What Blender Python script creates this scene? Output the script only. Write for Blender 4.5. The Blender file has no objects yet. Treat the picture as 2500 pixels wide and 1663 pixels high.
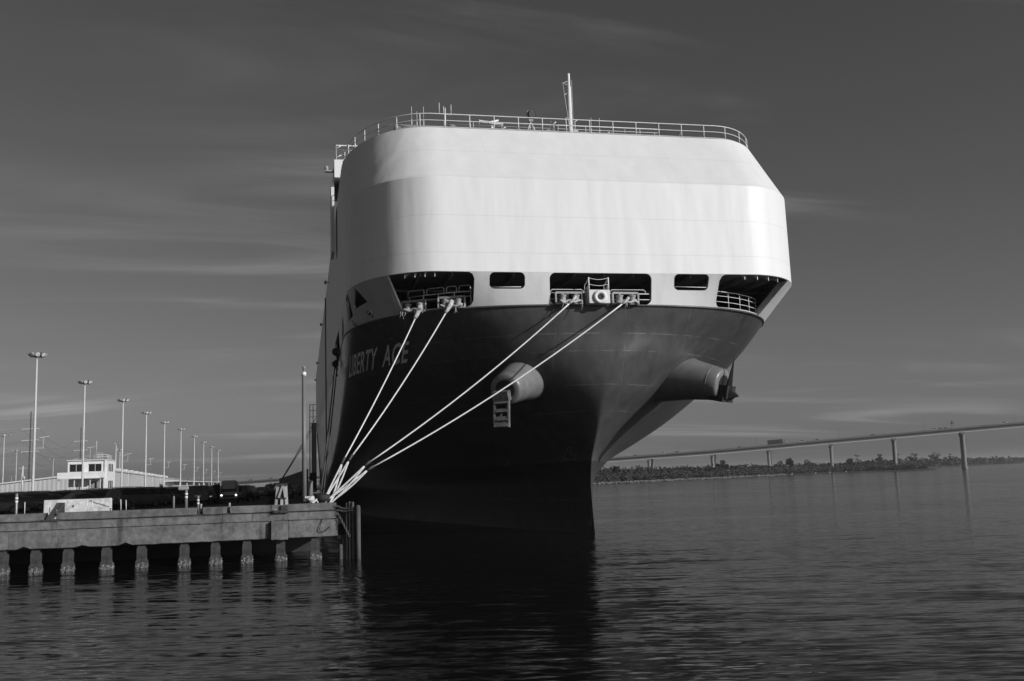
import bpy, bmesh, math, random
import numpy as np
from mathutils import Vector, Matrix
random.seed(7); RNG = np.random.default_rng(11)
R = math.radians
SC = bpy.context.scene
COL = SC.collection

# ------------------------------------------------------------------ camera
EYE = Vector((0, 0, 3.85))
YAW, ROLL, PITCH = R(12.047), R(1.879), math.atan(335.37 / 2422.8)
fw = Vector((math.sin(YAW) * math.cos(PITCH), math.cos(YAW) * math.cos(PITCH), math.sin(PITCH)))
rt = Vector((math.cos(YAW), -math.sin(YAW), 0))
up = rt.cross(fw)
rt2 = rt * math.cos(ROLL) - up * math.sin(ROLL)
up2 = up * math.cos(ROLL) + rt * math.sin(ROLL)
cd = bpy.data.cameras.new('camera')
cam = bpy.data.objects.new('camera', cd); COL.objects.link(cam)
cam.matrix_world = Matrix(((rt2.x, up2.x, -fw.x, EYE.x), (rt2.y, up2.y, -fw.y, EYE.y), (rt2.z, up2.z, -fw.z, EYE.z), (0, 0, 0, 1)))
cd.sensor_width = 36; cd.lens = 2422.8 / 2500 * 36
cd.clip_start = 0.5; cd.clip_end = 30000
SC.camera = cam

# ------------------------------------------------------------------ sky, sun, exposure
SUN_AZ, SUN_EL = 45, 20            # azimuth to the right of straight behind the camera, elevation
sdir = Vector((math.sin(R(SUN_AZ)) * math.cos(R(SUN_EL)), -math.cos(R(SUN_AZ)) * math.cos(R(SUN_EL)), math.sin(R(SUN_EL))))
W = bpy.data.worlds.new('World'); SC.world = W; W.use_nodes = True
nt = W.node_tree; nt.nodes.clear()
def wn(t, **k):
    n = nt.nodes.new(t)
    for a, b in k.items(): setattr(n, a, b)
    return n
sky = wn('ShaderNodeTexSky', sky_type='NISHITA', sun_disc=False, sun_elevation=R(SUN_EL),
         sun_rotation=math.atan2(sdir.x, sdir.y), air_density=1.0, dust_density=1.8, ozone_density=1.5)
sep = wn('ShaderNodeSeparateColor')                 # black and white film behind a red filter
nt.links.new(sky.outputs[0], sep.inputs[0])
tc = wn('ShaderNodeTexCoord')
vm = wn('ShaderNodeSeparateXYZ'); nt.links.new(tc.outputs['Generated'], vm.inputs[0])
def wmath(op, a, b=None, clamp=False):
    n = wn('ShaderNodeMath', operation=op, use_clamp=clamp)
    for i, v in enumerate((a, b)):
        if v is None: continue
        if isinstance(v, (int, float)): n.inputs[i].default_value = v
        else: nt.links.new(v, n.inputs[i])
    return n.outputs[0]
# thin cirrus: direction projected on a high flat layer, so the wisps flatten towards the horizon
den = wmath('ADD', wmath('MAXIMUM', vm.outputs[2], 0.0), 0.10)
cx, cy = wmath('DIVIDE', vm.outputs[0], den), wmath('DIVIDE', vm.outputs[1], den)
cmb = wn('ShaderNodeCombineXYZ'); nt.links.new(cx, cmb.inputs[0]); nt.links.new(cy, cmb.inputs[1])
mp = wn('ShaderNodeMapping'); mp.inputs['Rotation'].default_value = (0, 0, R(24)); mp.inputs['Scale'].default_value = (0.42, 1.5, 1)
mp.inputs['Location'].default_value = (4.7, 3.3, 0)
nt.links.new(cmb.outputs[0], mp.inputs[0])
n1 = wn('ShaderNodeTexNoise'); n1.inputs['Scale'].default_value = 1.1; n1.inputs['Detail'].default_value = 7; n1.inputs['Roughness'].default_value = 0.55; n1.inputs['Distortion'].default_value = 1.1
n2 = wn('ShaderNodeTexNoise'); n2.inputs['Scale'].default_value = 0.5; n2.inputs['Detail'].default_value = 2
nt.links.new(mp.outputs[0], n1.inputs[0]); nt.links.new(cmb.outputs[0], n2.inputs[0])
r1 = wn('ShaderNodeMapRange', interpolation_type='SMOOTHSTEP'); r1.inputs[1].default_value = .47; r1.inputs[2].default_value = .78
r2 = wn('ShaderNodeMapRange', interpolation_type='SMOOTHSTEP'); r2.inputs[1].default_value = .36; r2.inputs[2].default_value = .58
nt.links.new(n1.outputs[0], r1.inputs[0]); nt.links.new(n2.outputs[0], r2.inputs[0])
cloud = wmath('MULTIPLY', r1.outputs[0], r2.outputs[0])
lum = wmath('MULTIPLY', wmath('MAXIMUM', wmath('ADD', sep.outputs[0], wmath('MULTIPLY', cloud, 2.0)), .05), 1.08)
bg = wn('ShaderNodeBackground'); bg.inputs[1].default_value = 0.05
cc = wn('ShaderNodeCombineColor')
for i in range(3): nt.links.new(lum, cc.inputs[i])
nt.links.new(cc.outputs[0], bg.inputs[0])
wo = wn('ShaderNodeOutputWorld'); nt.links.new(bg.outputs[0], wo.inputs[0])

sl = bpy.data.lights.new('sun', 'SUN'); sl.energy = 3.3; sl.angle = R(0.5); sl.color = (1, 1, 1)
sun = bpy.data.objects.new('sun', sl); COL.objects.link(sun)
sun.location = sdir * 120
sun.rotation_euler = (-sdir).to_track_quat('-Z', 'Y').to_euler()
vs = SC.view_settings
vs.view_transform = 'Standard'; vs.look = 'None'; vs.exposure = 0; vs.gamma = 1; vs.use_curve_mapping = False
SC.cycles.use_denoising = True
SC.cycles.max_bounces = 6; SC.cycles.glossy_bounces = 3; SC.cycles.diffuse_bounces = 3

# ------------------------------------------------------------------ materials (all grey: the photograph is black and white)
MAT = {}
class NT:
    def __init__(s, name):
        s.m = bpy.data.materials.new(name); s.m.use_nodes = True; s.t = s.m.node_tree
        s.b = s.t.nodes['Principled BSDF']; s.tc = s.t.nodes.new('ShaderNodeTexCoord')
    def n(s, t, **k):
        n = s.t.nodes.new(t)
        for a, b in k.items(): setattr(n, a, b)
        return n
    def l(s, a, b): s.t.links.new(a, b)
    def math(s, op, a, b=None, clamp=False):
        n = s.n('ShaderNodeMath', operation=op, use_clamp=clamp)
        for i, v in enumerate((a, b)):
            if v is None: continue
            if isinstance(v, (int, float)): n.inputs[i].default_value = v
            else: s.l(v, n.inputs[i])
        return n.outputs[0]
    def noise(s, scale, detail=4, stretch=(1, 1, 1), rough=.55, dist=0, co=None):
        mp = s.n('ShaderNodeMapping'); mp.inputs['Scale'].default_value = stretch
        s.l(co or s.tc.outputs['Object'], mp.inputs[0])
        n = s.n('ShaderNodeTexNoise'); n.inputs['Scale'].default_value = scale; n.inputs['Detail'].default_value = detail
        n.inputs['Roughness'].default_value = rough; n.inputs['Distortion'].default_value = dist
        s.l(mp.outputs[0], n.inputs[0]); return n.outputs[0]
    def ramp(s, v, a, b, lo=0., hi=1., smooth=True):
        r = s.n('ShaderNodeMapRange'); r.interpolation_type = 'SMOOTHSTEP' if smooth else 'LINEAR'
        r.inputs[1].default_value = a; r.inputs[2].default_value = b; r.inputs[3].default_value = lo; r.inputs[4].default_value = hi
        s.l(v, r.inputs[0]); return r.outputs[0]
    def grey(s, v):
        c = s.n('ShaderNodeCombineColor')
        for i in range(3):
            if isinstance(v, (int, float)): c.inputs[i].default_value = v
            else: s.l(v, c.inputs[i])
        s.l(c.outputs[0], s.b.inputs['Base Color'])
    def bump(s, h, strength=.5, dist=.05):
        b = s.n('ShaderNodeBump'); b.inputs['Strength'].default_value = strength; b.inputs['Distance'].default_value = dist
        s.l(h, b.inputs['Height']); s.l(b.outputs[0], s.b.inputs['Normal'])
    def set(s, **k):
        for a, v in k.items(): s.b.inputs[a].default_value = v
        return s
def pm(name, col, rough=.6, var=.25, scale=1.5, bump=0., bscale=8, metal=0., stretch=(1, 1, 1), spec=.4):
    s = NT(name); v = s.noise(scale, 5, stretch)
    s.grey(s.ramp(v, .25, .75, col * (1 - var), col * (1 + var), False))
    s.set(Roughness=rough, Metallic=metal); s.b.inputs['Specular IOR Level'].default_value = spec
    if bump: s.bump(s.noise(bscale, 4, stretch), .6, bump)
    MAT[name] = s.m; return s.m
def emis(name, col, e):
    s = NT(name); s.grey(col); s.b.inputs['Emission Color'].default_value = (1, 1, 1, 1); s.b.inputs['Emission Strength'].default_value = e
    MAT[name] = s.m

def seam_lines(s, zlist, xstep, width=.018):
    """thin weld seams: horizontal at the given heights, vertical every xstep metres"""
    sx = s.n('ShaderNodeSeparateXYZ'); s.l(s.tc.outputs['Object'], sx.inputs[0])
    acc = None
    for z in zlist:
        d = s.math('ABSOLUTE', s.math('SUBTRACT', sx.outputs[2], z))
        m = s.ramp(d, width, width * 2.2, 1, 0)
        acc = m if acc is None else s.math('MAXIMUM', acc, m)
    fx = s.math('ABSOLUTE', s.math('SUBTRACT', s.math('FRACT', s.math('DIVIDE', s.math('ADD', sx.outputs[0], 40.3), xstep)), .5))
    m = s.ramp(fx, width / xstep, width * 2.2 / xstep, .6, 0)
    return s.math('MAXIMUM', acc, m), sx

# ship white
s = NT('ship_white')
seam, sx = seam_lines(s, (17.3, 19.6, 22.1, 24.3), 6.1)
st = s.noise(.9, 5, (1, 1, .07), .6)
v = s.ramp(st, .3, .75, .77, .71, False)
dirt = s.noise(2.2, 6, (1, 1, .12), .65)
v = s.math('MULTIPLY', v, s.ramp(dirt, .6, .85, 1, .86))
v = s.math('MULTIPLY', v, s.math('SUBTRACT', 1, s.math('MULTIPLY', seam, .09)))
s.grey(v)
dent = s.math('ADD', s.noise(.62, 1, (1, 1, .22), .4, .3), s.math('MULTIPLY', s.noise(1.5, 1, (1, 1, .30), .4), .22))
s.bump(s.math('SUBTRACT', dent, s.math('MULTIPLY', seam, .03)), .6, .105)
s.set(Roughness=.5); MAT['ship_white'] = s.m
# mooring deck strip: white, a little darker than the front above
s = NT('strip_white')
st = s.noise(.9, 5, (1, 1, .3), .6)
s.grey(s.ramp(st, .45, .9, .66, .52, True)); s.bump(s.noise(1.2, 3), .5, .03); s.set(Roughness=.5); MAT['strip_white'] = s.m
# hull dark paint with darker boot top, scuffs under the fairleads
s = NT('hull_paint')
seam, sx = seam_lines(s, (7.9, 9.45, 11.45, 12.5, 2.2), 4.4, .014)
n = s.noise(.8, 5, (1, 1, .25))
v = s.ramp(n, .3, .7, .07, .098, False)
boot = s.ramp(sx.outputs[2], 4.78, 4.82, .5, 1)
v = s.math('MULTIPLY', v, boot)
sc1 = s.math('MULTIPLY', s.ramp(s.noise(5.5, 6, (1, 1, 1), .7, 1.2), .60, .68), s.ramp(s.noise(.35, 2), .52, .62))
band = s.math('MULTIPLY', s.ramp(sx.outputs[2], 12.2, 13.0), s.ramp(sx.outputs[2], 13.7, 14.1, 1, 0))
v = s.math('ADD', v, s.math('MULTIPLY', s.math('MULTIPLY', sc1, band), .26))
v = s.math('MULTIPLY', v, s.ramp(s.noise(1.7, 6, (1, 1, .07), .68), .3, .75, .80, 1.22, False)); v = s.math('ADD', v, s.math('MULTIPLY', s.math('MULTIPLY', seam, .085), s.ramp(s.noise(.7, 4), .4, .6)))
stem = s.math('MULTIPLY', s.math('MULTIPLY', s.ramp(sx.outputs[2], 1.0, 3.6, .9, 0), s.ramp(s.noise(3.0, 5, (1, 1, .4)), .5, .62)), s.ramp(s.math('ABSOLUTE', s.math('SUBTRACT', sx.outputs[0], .92)), .12, .3, 1, 0))
v = s.math('ADD', v, s.math('MULTIPLY', stem, .10))
s.grey(v); s.bump(s.math('ADD', s.noise(.5, 3, (1, 1, .6)), s.math('MULTIPLY', seam, .02)), .5, .05)
s.set(Roughness=.30); s.b.inputs['Specular IOR Level'].default_value = .35; MAT['hull_paint'] = s.m
pm('name_paint', .9, .5, .25, 3)
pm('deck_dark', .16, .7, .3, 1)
pm('deck_grey', .22, .7, .3, 1)
pm('rail_white', .72, .45, .1, 3)
pm('steel_grey', .30, .5, .25, 4)
pm('pod_sunlit_grey', .17, .32, .22, 1.2)  # paler copy of the hull paint: sun on the bolsters put into the colour
pm('anchor_iron', .022, .75, .5, 3, .02, 9)  # near-black: shadow on the port anchor is put into this colour
pm('anchor_worn', .12, .8, .55, 4, .02, 9)
pm('black_paint', .02, .4, .3, 3)
pm('rope_white', .74, .85, .14, 14, .01, 40)
pm('rope_tail', .64, .9, .3, 16, .02, 30)
pm('rope_dark', .07, .9, .3, 12, .01, 40)
pm('canvas', .45, .9, .5, 7, .03, 9)
pm('glass_dark', .015, .08, .2, 2, spec=.6)
# concrete
def concrete(name, col, stain=.5):
    s = NT(name)
    a = s.noise(.45, 6, (1, 1, 1.3), .62); b = s.noise(2.4, 8, (1, 1, 1), .72); c = s.noise(.9, 6, (1.6, 1, .16), .65)
    v = s.ramp(a, .28, .72, col * (1 - .40 * stain), col * (1 + .32 * stain), False)
    v = s.math('MULTIPLY', v, s.ramp(b, .3, .72, .5, 1.4, False))
    v = s.math('MULTIPLY', v, s.ramp(c, .5, .72, 1, 1 - .62 * stain))
    w = s.n('ShaderNodeTexVoronoi'); w.feature = 'DISTANCE_TO_EDGE'; w.inputs['Scale'].default_value = .38
    wp = s.n('ShaderNodeVectorMath', operation='ADD'); s.l(s.tc.outputs['Object'], wp.inputs[0])
    nn = s.n('ShaderNodeTexNoise'); nn.inputs['Scale'].default_value = 1.3; nn.inputs['Detail'].default_value = 6; s.l(s.tc.outputs['Object'], nn.inputs[0])
    s.l(nn.outputs['Color'], wp.inputs[1]); s.l(wp.outputs[0], w.inputs[0])
    cr = s.ramp(w.outputs['Distance'], .0, .006, .8, 1)
    v = s.math('MULTIPLY', v, cr)
    s.grey(v); s.bump(s.math('ADD', b, s.math('MULTIPLY', cr, .3)), .8, .035); s.set(Roughness=.9); s.b.inputs['Specular IOR Level'].default_value = .2
    MAT[name] = s.m
concrete('quay_concrete', .17, .9); concrete('quay_coping', .165, .7); concrete('pile_concrete', .07, .6)
concrete('barrier_concrete', .60, .14); concrete('bridge_concrete', .24, .2)
pm('oyster', .30, .8, .9, 14, .02, 20)
pm('asphalt', .035, .9, .3, .8, .01, 20)
pm('timber', .045, .85, .5, 5, .02, 12, stretch=(1, 1, .15))
pm('timber_pale', .30, .85, .55, 4, .02, 12, stretch=(1, 1, .2))
pm('timber_pile', .085, .9, .5, 3, .03, 9, stretch=(1, 1, .2))
pm('plastic_white', .75, .5, .08, 6)
pm('pole_steel', .56, .5, .12, .8)
pm('pipe_grey', .17, .45, .25, 1.4, stretch=(1, 1, .3))
pm('lamp_metal', .35, .35, .3, 4, metal=.3)
pm('lamp_glass', .75, .15, .1, 4)
pm('wood_pole', .07, .9, .3, 2)
pm('wire', .05, .6, .1, 2)
pm('stucco', .78, .85, .08, .8)
pm('stucco_trim', .62, .8, .1, .8)
pm('metal_siding', .46, .5, .08, .25)
pm('metal_roof', .58, .5, .1, .3)
pm('car_paint', .085, .2, .3, 1.0, spec=.5)
pm('car_paint_grey', .12, .2, .3, 1.0, spec=.5)
pm('car_glass', .03, .05, .2, 1.0, spec=.6)
pm('car_trim', .16, .3, .2, 2, metal=.4)
pm('rubber', .012, .8, .3, 4)
pm('van_paint', .38, .35, .1, 1)
pm('van_black', .008, .5, .2, 1)
emis('headlight', .8, 3.0)
pm('chain_iron', .11, .6, .5, 6, metal=.2)
pm('foliage', .030, .8, .6, .05)
pm('foliage_pale', .055, .8, .5, .06)
pm('bark', .06, .9, .3, 1)
pm('rock', .24, .9, .4, .4)
pm('mud', .035, .8, .3, .02)
pm('soil', .04, .95, .3, .02)
pm('truck_box', .07, .5, .2, .3)
pm('bird_white', .7, .7, .1, 3)

# water: dark, wind ripples drawn out across the view, calmer slicks between
s = NT('water')
geo = s.n('ShaderNodeNewGeometry'); P = geo.outputs['Position']
rot = s.n('ShaderNodeMapping'); rot.inputs['Rotation'].default_value = (0, 0, R(14)); s.l(P, rot.inputs[0]); Q = rot.outputs[0]
patch = s.noise(.028, 3, (.35, 1, 1), .5, .6, co=Q)
act = s.ramp(patch, .36, .62, .40, 1.15)
def slope(scale, detail, stretch, dist, ax, ay, mod=None):
    """wave slopes (x, y) from a vector noise, so far ripples keep their tilt"""
    mp_ = s.n('ShaderNodeMapping'); mp_.inputs['Scale'].default_value = stretch; s.l(Q, mp_.inputs[0])
    n_ = s.n('ShaderNodeTexNoise'); n_.inputs['Scale'].default_value = scale; n_.inputs['Detail'].default_value = detail; n_.inputs['Distortion'].default_value = dist
    s.l(mp_.outputs[0], n_.inputs[0]); sp = s.n('ShaderNodeSeparateColor'); s.l(n_.outputs['Color'], sp.inputs[0])
    x_, y_ = s.math('MULTIPLY', s.math('SUBTRACT', sp.outputs[0], .5), ax), s.math('MULTIPLY', s.math('SUBTRACT', sp.outputs[1], .5), ay)
    if mod is not None: x_, y_ = s.math('MULTIPLY', x_, mod), s.math('MULTIPLY', y_, mod)
    return x_, y_
sl_parts = [slope(.34, 2, (.35, 1, 1), .8, .06, .12), slope(1.9, 3, (.17, 1, 1), .6, .26, .42, act), slope(6.0, 2, (.26, 1, 1), .3, .40, .42, act)]
sx_ = s.math('ADD', s.math('ADD', sl_parts[0][0], sl_parts[1][0]), sl_parts[2][0]); sy_ = s.math('ADD', s.math('ADD', sl_parts[0][1], sl_parts[1][1]), sl_parts[2][1])
cb_ = s.n('ShaderNodeCombineXYZ'); s.l(sx_, cb_.inputs[0]); s.l(sy_, cb_.inputs[1]); cb_.inputs[2].default_value = 1
nz = s.n('ShaderNodeVectorMath', operation='NORMALIZE'); s.l(cb_.outputs[0], nz.inputs[0]); s.l(nz.outputs[0], s.b.inputs['Normal'])
s.grey(.006); s.set(Roughness=.09, IOR=1.333); s.b.inputs['Specular IOR Level'].default_value = .42
MAT['water'] = s.m

# ------------------------------------------------------------------ mesh helpers
ROOT = {}
class MB:
    def __init__(s): s.v = []; s.f = []; s.smooth = []
    def face(s, *idx, sm=False): s.f.append(tuple(idx)); s.smooth.append(sm)
    def add(s, pts):
        i = len(s.v); s.v.extend([tuple(p) for p in pts]); return i
    def quad(s, a, b, c, d, sm=False):
        i = s.add((a, b, c, d)); s.face(i, i + 1, i + 2, i + 3, sm=sm)
    def box(s, x0, x1, y0, y1, z0, z1, bev=0.):
        if bev > 0:
            b = bev
            lo = [(x0 + b, y0, z0 + b), (x1 - b, y0, z0 + b), (x1, y0 + b, z0 + b), (x1, y1 - b, z0 + b), (x1 - b, y1, z0 + b), (x0 + b, y1, z0 + b), (x0, y1 - b, z0 + b), (x0, y0 + b, z0 + b)]
            hi = [(p[0], p[1], z1 - b) for p in lo]
            cx, cy = (x0 + x1) / 2, (y0 + y1) / 2
            def ins(p, z): return (p[0] + (b if p[0] < cx else -b) * .7, p[1] + (b if p[1] < cy else -b) * .7, z)
            rings = [[ins(p, z0) for p in lo], lo, hi, [ins(p, z1) for p in lo]]
            s.loft(rings, closed=True, caps=True); return s
        i = s.add([(x, y, z) for z in (z0, z1) for (x, y) in ((x0, y0), (x1, y0), (x1, y1), (x0, y1))])
        for q in ((3, 2, 1, 0), (4, 5, 6, 7), (0, 1, 5, 4), (1, 2, 6, 5), (2, 3, 7, 6), (3, 0, 4, 7)): s.face(*[i + k for k in q])
        return s
    def obox(s, c, ax, ay, az, hx, hy, hz):
        c = Vector(c); ax, ay, az = Vector(ax).normalized() * hx, Vector(ay).normalized() * hy, Vector(az).normalized() * hz
        i = s.add([c + ax * a + ay * b + az * d for d in (-1, 1) for (a, b) in ((-1, -1), (1, -1), (1, 1), (-1, 1))])
        for q in ((3, 2, 1, 0), (4, 5, 6, 7), (0, 1, 5, 4), (1, 2, 6, 5), (2, 3, 7, 6), (3, 0, 4, 7)): s.face(*[i + k for k in q])
        return s
    def beam(s, a, b, w, h, upv=(0, 0, 1)):
        a, b = Vector(a), Vector(b); d = (b - a); L = d.length; d.normalize()
        u = Vector(upv); x = d.cross(u)
        if x.length < 1e-4: x = d.cross(Vector((0, 1, 0)))
        x.normalize(); z = x.cross(d)
        return s.obox((a + b) / 2, d, x, z, L / 2, w / 2, h / 2)
    def loft(s, rings, closed=True, caps=False, sm=False):
        n = len(rings[0]); base = [s.add(r) for r in rings]
        for k in range(len(rings) - 1):
            for j in range(n if closed else n - 1):
                j2 = (j + 1) % n
                s.face(base[k] + j, base[k] + j2, base[k + 1] + j2, base[k + 1] + j, sm=sm)
        if caps:
            s.face(*[base[0] + j for j in reversed(range(n))]); s.face(*[base[-1] + j for j in range(n)])
        return s
    def tube(s, pts, r, n=6, r2=None, closed=False):
        pts = [Vector(p) for p in pts]; m = len(pts); rings = []; px = None
        for k, p in enumerate(pts):
            if closed: d = pts[(k + 1) % m] - pts[k - 1]
            else: d = pts[min(k + 1, m - 1)] - pts[max(k - 1, 0)]
            d.normalize()
            if px is None:
                x = d.cross(Vector((0, 0, 1)))
                if x.length < 1e-3: x = d.cross(Vector((1, 0, 0)))
            else: x = px - d * px.dot(d)
            x.normalize(); px = x; y = d.cross(x)
            rr = r if r2 is None else r + (r2 - r) * k / max(1, m - 1)
            rings.append([p + x * (rr * math.cos(2 * math.pi * j / n)) + y * (rr * math.sin(2 * math.pi * j / n)) for j in range(n)])
        if closed: rings.append(rings[0]); s.loft(rings, sm=True)
        else: s.loft(rings, caps=True, sm=True)
        return s
    def lathe(s, prof, n=12, o=(0, 0, 0), axis=None):
        """prof: (r, h) pairs; axis unit vector (default z)"""
        a = Vector(axis) if axis else Vector((0, 0, 1)); a.normalize()
        x = a.cross(Vector((0, 1, 0)) if abs(a.y) < .9 else Vector((1, 0, 0))); x.normalize(); y = a.cross(x); o = Vector(o)
        rings = [[o + a * h + x * (r * math.cos(2 * math.pi * j / n)) + y * (r * math.sin(2 * math.pi * j / n)) for j in range(n)] for r, h in prof]
        return s.loft(rings, caps=True, sm=True)
    def build(s, name, mat, parent=None, loc=None):
        """loc: world origin of the object; children take their root's origin"""
        o0 = Vector(loc) if loc is not None else (ROOT[parent.name] if parent else Vector((0, 0, 0)))
        me = bpy.data.meshes.new(name)
        me.from_pydata([(p[0] - o0.x, p[1] - o0.y, p[2] - o0.z) for p in s.v], [], s.f)
        me.polygons.foreach_set('use_smooth', s.smooth); me.materials.append(MAT[mat]); me.update()
        ob = bpy.data.objects.new(name, me); COL.objects.link(ob)
        if parent: ob.parent = parent
        else: ob.location = o0
        ROOT[ob.name] = o0
        return ob
def empty(name, loc=(0, 0, 0), label=None, cat=None, group=None):
    o = bpy.data.objects.new(name, None); COL.objects.link(o); o.location = loc; ROOT[o.name] = Vector(loc); o.empty_display_size = .2
    return tag(o, label, cat, group)
def tag(o, label=None, cat=None, group=None, kind=None):
    if label: o['label'] = label
    if cat: o['category'] = cat
    if group: o['group'] = group
    if kind: o['kind'] = kind
    return o
def copy_tree(o, loc=None, rz=None, label=None, parent=None, sc=None):
    c = o.copy(); COL.objects.link(c)
    if parent is not None: c.parent = parent
    if loc is not None: c.location = loc
    if rz is not None: c.rotation_euler = (0, 0, rz)
    if sc is not None: c.scale = (sc, sc, sc)
    if label: c['label'] = label
    for ch in list(o.children): copy_tree(ch, parent=c)
    return c
def lerp(a, b, t): return tuple(a[i] + (b[i] - a[i]) * t for i in range(len(a)))

# ================================================================== THE SETTING
m = MB(); m.quad((-9000, -300, 0), (14000, -300, 0), (14000, 16000, 0), (-9000, 16000, 0))
tag(m.build('water', 'water'), kind='structure')
# yard ground of the terminal (quay apron and car park)
GZ = 2.1
m = MB(); m.box(-900, 1.55, 53.9, 1500, 1.3, GZ); m.box(-900, .6, 60.5, 1500, -1.5, 1.29)
tag(m.build('quay_apron', 'asphalt'), kind='structure')

# far bank on the right: low mud and soil terrace with a shoreline
SHORE = [(-40, 1180), (20, 1050), (60, 640), (70, 420), (98, 372), (185, 452), (290, 560), (365, 628), (436, 622), (474, 700), (640, 930), (1100, 1400), (2000, 2200), (5200, 4300)]
m = MB(); back = [(x - 2600 if i < 3 else x + 900, y + 2600) for i, (x, y) in enumerate(SHORE)]
a = m.add([(x, y, -.6) for x, y in SHORE]); b = m.add([(x - 3, y + 5, .55) for x, y in SHORE]); c = m.add([(x - 25, y + 45, 1.1) for x, y in SHORE]); d = m.add([(x, y, 1.6) for x, y in back])
for i in range(len(SHORE) - 1):
    for p, q in ((a, b), (b, c), (c, d)): m.face(p + i, p + i + 1, q + i + 1, q + i)
tag(m.build('far_bank', 'soil'), kind='structure')
# ================================================================== THE SHIP
S0 = (18.05, 64, 0)
ship = empty('car_carrier_ship', S0, 'huge white vehicle carrier ship moored bow-on with dark flared bow', 'ship')
XC = 18.05
def xc(z): return 19.0 - .95 * min(max(z, 0), 14) / 14
HK = np.array([(-3, 64.6, 118, 1.05, 15.15), (0, 64.6, 115, 1.05, 15.15), (3, 64.4, 105, 1.06, 15.15), (4.8, 63.6, 86, 1.15, 15.15), (6.3, 62.0, 63, 1.26, 15.15),
               (7.8, 60.4, 47, 1.42, 15.15), (9.3, 59.1, 36, 1.62, 15.15), (11.4, 58.2, 23, 1.95, 15.15), (12.5, 58.0, 17.8, 2.2, 15.15), (14.15, 57.5, 13, 3.0, 15.15)])
def pchip(x, xs, ys):
    h = np.diff(xs); d = np.diff(ys) / h; mm = np.zeros(len(xs)); mm[0] = d[0]; mm[-1] = d[-1]
    for i in range(1, len(xs) - 1):
        if d[i - 1] * d[i] > 0: mm[i] = 2 / (1 / d[i - 1] + 1 / d[i])
    k = min(max(int(np.searchsorted(xs, x)) - 1, 0), len(xs) - 2); t = (x - xs[k]) / h[k]
    return float((2 * t**3 - 3 * t**2 + 1) * ys[k] + (t**3 - 2 * t**2 + t) * h[k] * mm[k] + (-2 * t**3 + 3 * t**2) * ys[k + 1] + (t**3 - t**2) * h[k] * mm[k + 1])
def hpar(z):
    return pchip(z, HK[:, 0], HK[:, 1]), math.exp(pchip(z, HK[:, 0], np.log(HK[:, 2]))), pchip(z, HK[:, 0], HK[:, 3]), pchip(z, HK[:, 0], HK[:, 4])
def hull(f, z):
    Y, L, q, B = hpar(z); g = min(abs(f), 1)
    return (xc(z) + B * f, Y + L * (1 - math.sqrt(max(0, 1 - g ** q))), z)
STERN = 214.0
def hull_row(z, n=44):
    Y, L, q, B = hpar(z); half = []
    for k in range(n + 1):
        t = math.pi / 2 * k / n; half.append((B * math.sin(t) ** (2 / q), Y + L * (1 - math.cos(t))))
    ye = half[-1][1]
    for k in range(1, 9):
        u = k / 8; y = ye + (STERN - ye) * u; w = min(1, u * 2); w = w * w * (3 - 2 * w); half.append((B + (15.15 - B) * w, y))
    return [(xc(z) - b, y, z) for b, y in reversed(half[1:])] + [(xc(z) + b, y, z) for b, y in half]
m = MB(); zl = [-2.0 + 2 * k / 3 for k in range(3)] + list(np.linspace(0, 14.15, 50))
rows = [hull_row(z) for z in zl]; base = [m.add(r) for r in rows]; n = len(rows[0])
for k in range(len(rows) - 1):
    for j in range(n - 1): m.face(base[k] + j, base[k] + j + 1, base[k + 1] + j + 1, base[k + 1] + j, sm=True)
m.face(*[base[k] + n - 1 for k in range(len(rows))], *[base[k] for k in reversed(range(len(rows)))])
hull_ob = m.build('hull', 'hull_paint', ship)
# rolled edge at the top of the dark hull
top = [(p[0], p[1] - .02, p[2]) for p in rows[-1]]
m = MB(); m.tube([p for p in top if p[1] < 110], .07, 6); m.build('fender_edge', 'hull_paint', ship)

def upper(f, z, Y0, ry, B=15.25, rx=5.4):
    b = min(abs(f), 1) * B; d = max(0, (b - (B - rx)) / rx)
    return (XC + math.copysign(b, f), Y0 + ry * (1 - math.sqrt(max(0, 1 - d * d))), z)
K2 = lambda f: upper(f, 16.15, 57.3, 7.5)
K1 = lambda f: upper(f, 22.0, 57.45, 7.5)
RF = lambda f: upper(f, 26.47, 61.25, 9.3)
fs = [math.sin(math.pi / 2 * k / 40) for k in range(41)]
fs = [-f for f in reversed(fs[1:])] + fs
sideY = [72, 76, 82, 92, 110, 140, 175, STERN]
def up_row(fn):
    r = [fn(f) for f in fs]; z = r[0][2]
    return [(XC - 15.25, y, z) for y in reversed(sideY)] + r + [(XC + 15.25, y, z) for y in sideY]
def midrow(A, B, t): return [lerp(a, b, t) for a, b in zip(A, B)]
A, B, C = up_row(K2), up_row(K1), up_row(RF)
m = MB()
lowlip = [(p[0], p[1] + .0, 16.15) for p in A]
m.loft([A, midrow(A, B, .33), midrow(A, B, .66), B], closed=False, sm=True)
m.loft([B, midrow(B, C, .5), C], closed=False, sm=True)
n = len(A)
i = m.add([A[0], A[-1], B[-1], C[-1], C[0], B[0]]); m.face(i, i + 5, i + 4, i + 3, i + 2, i + 1)
sup = m.build('superstructure', 'ship_white', ship)
# roof deck plating
m = MB(); k0 = n // 2
for j in range(k0): m.quad(C[k0 - j], C[k0 + j], C[k0 + j + 1], C[k0 - j - 1])
m.build('roof_deck', 'deck_grey', ship)

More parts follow.
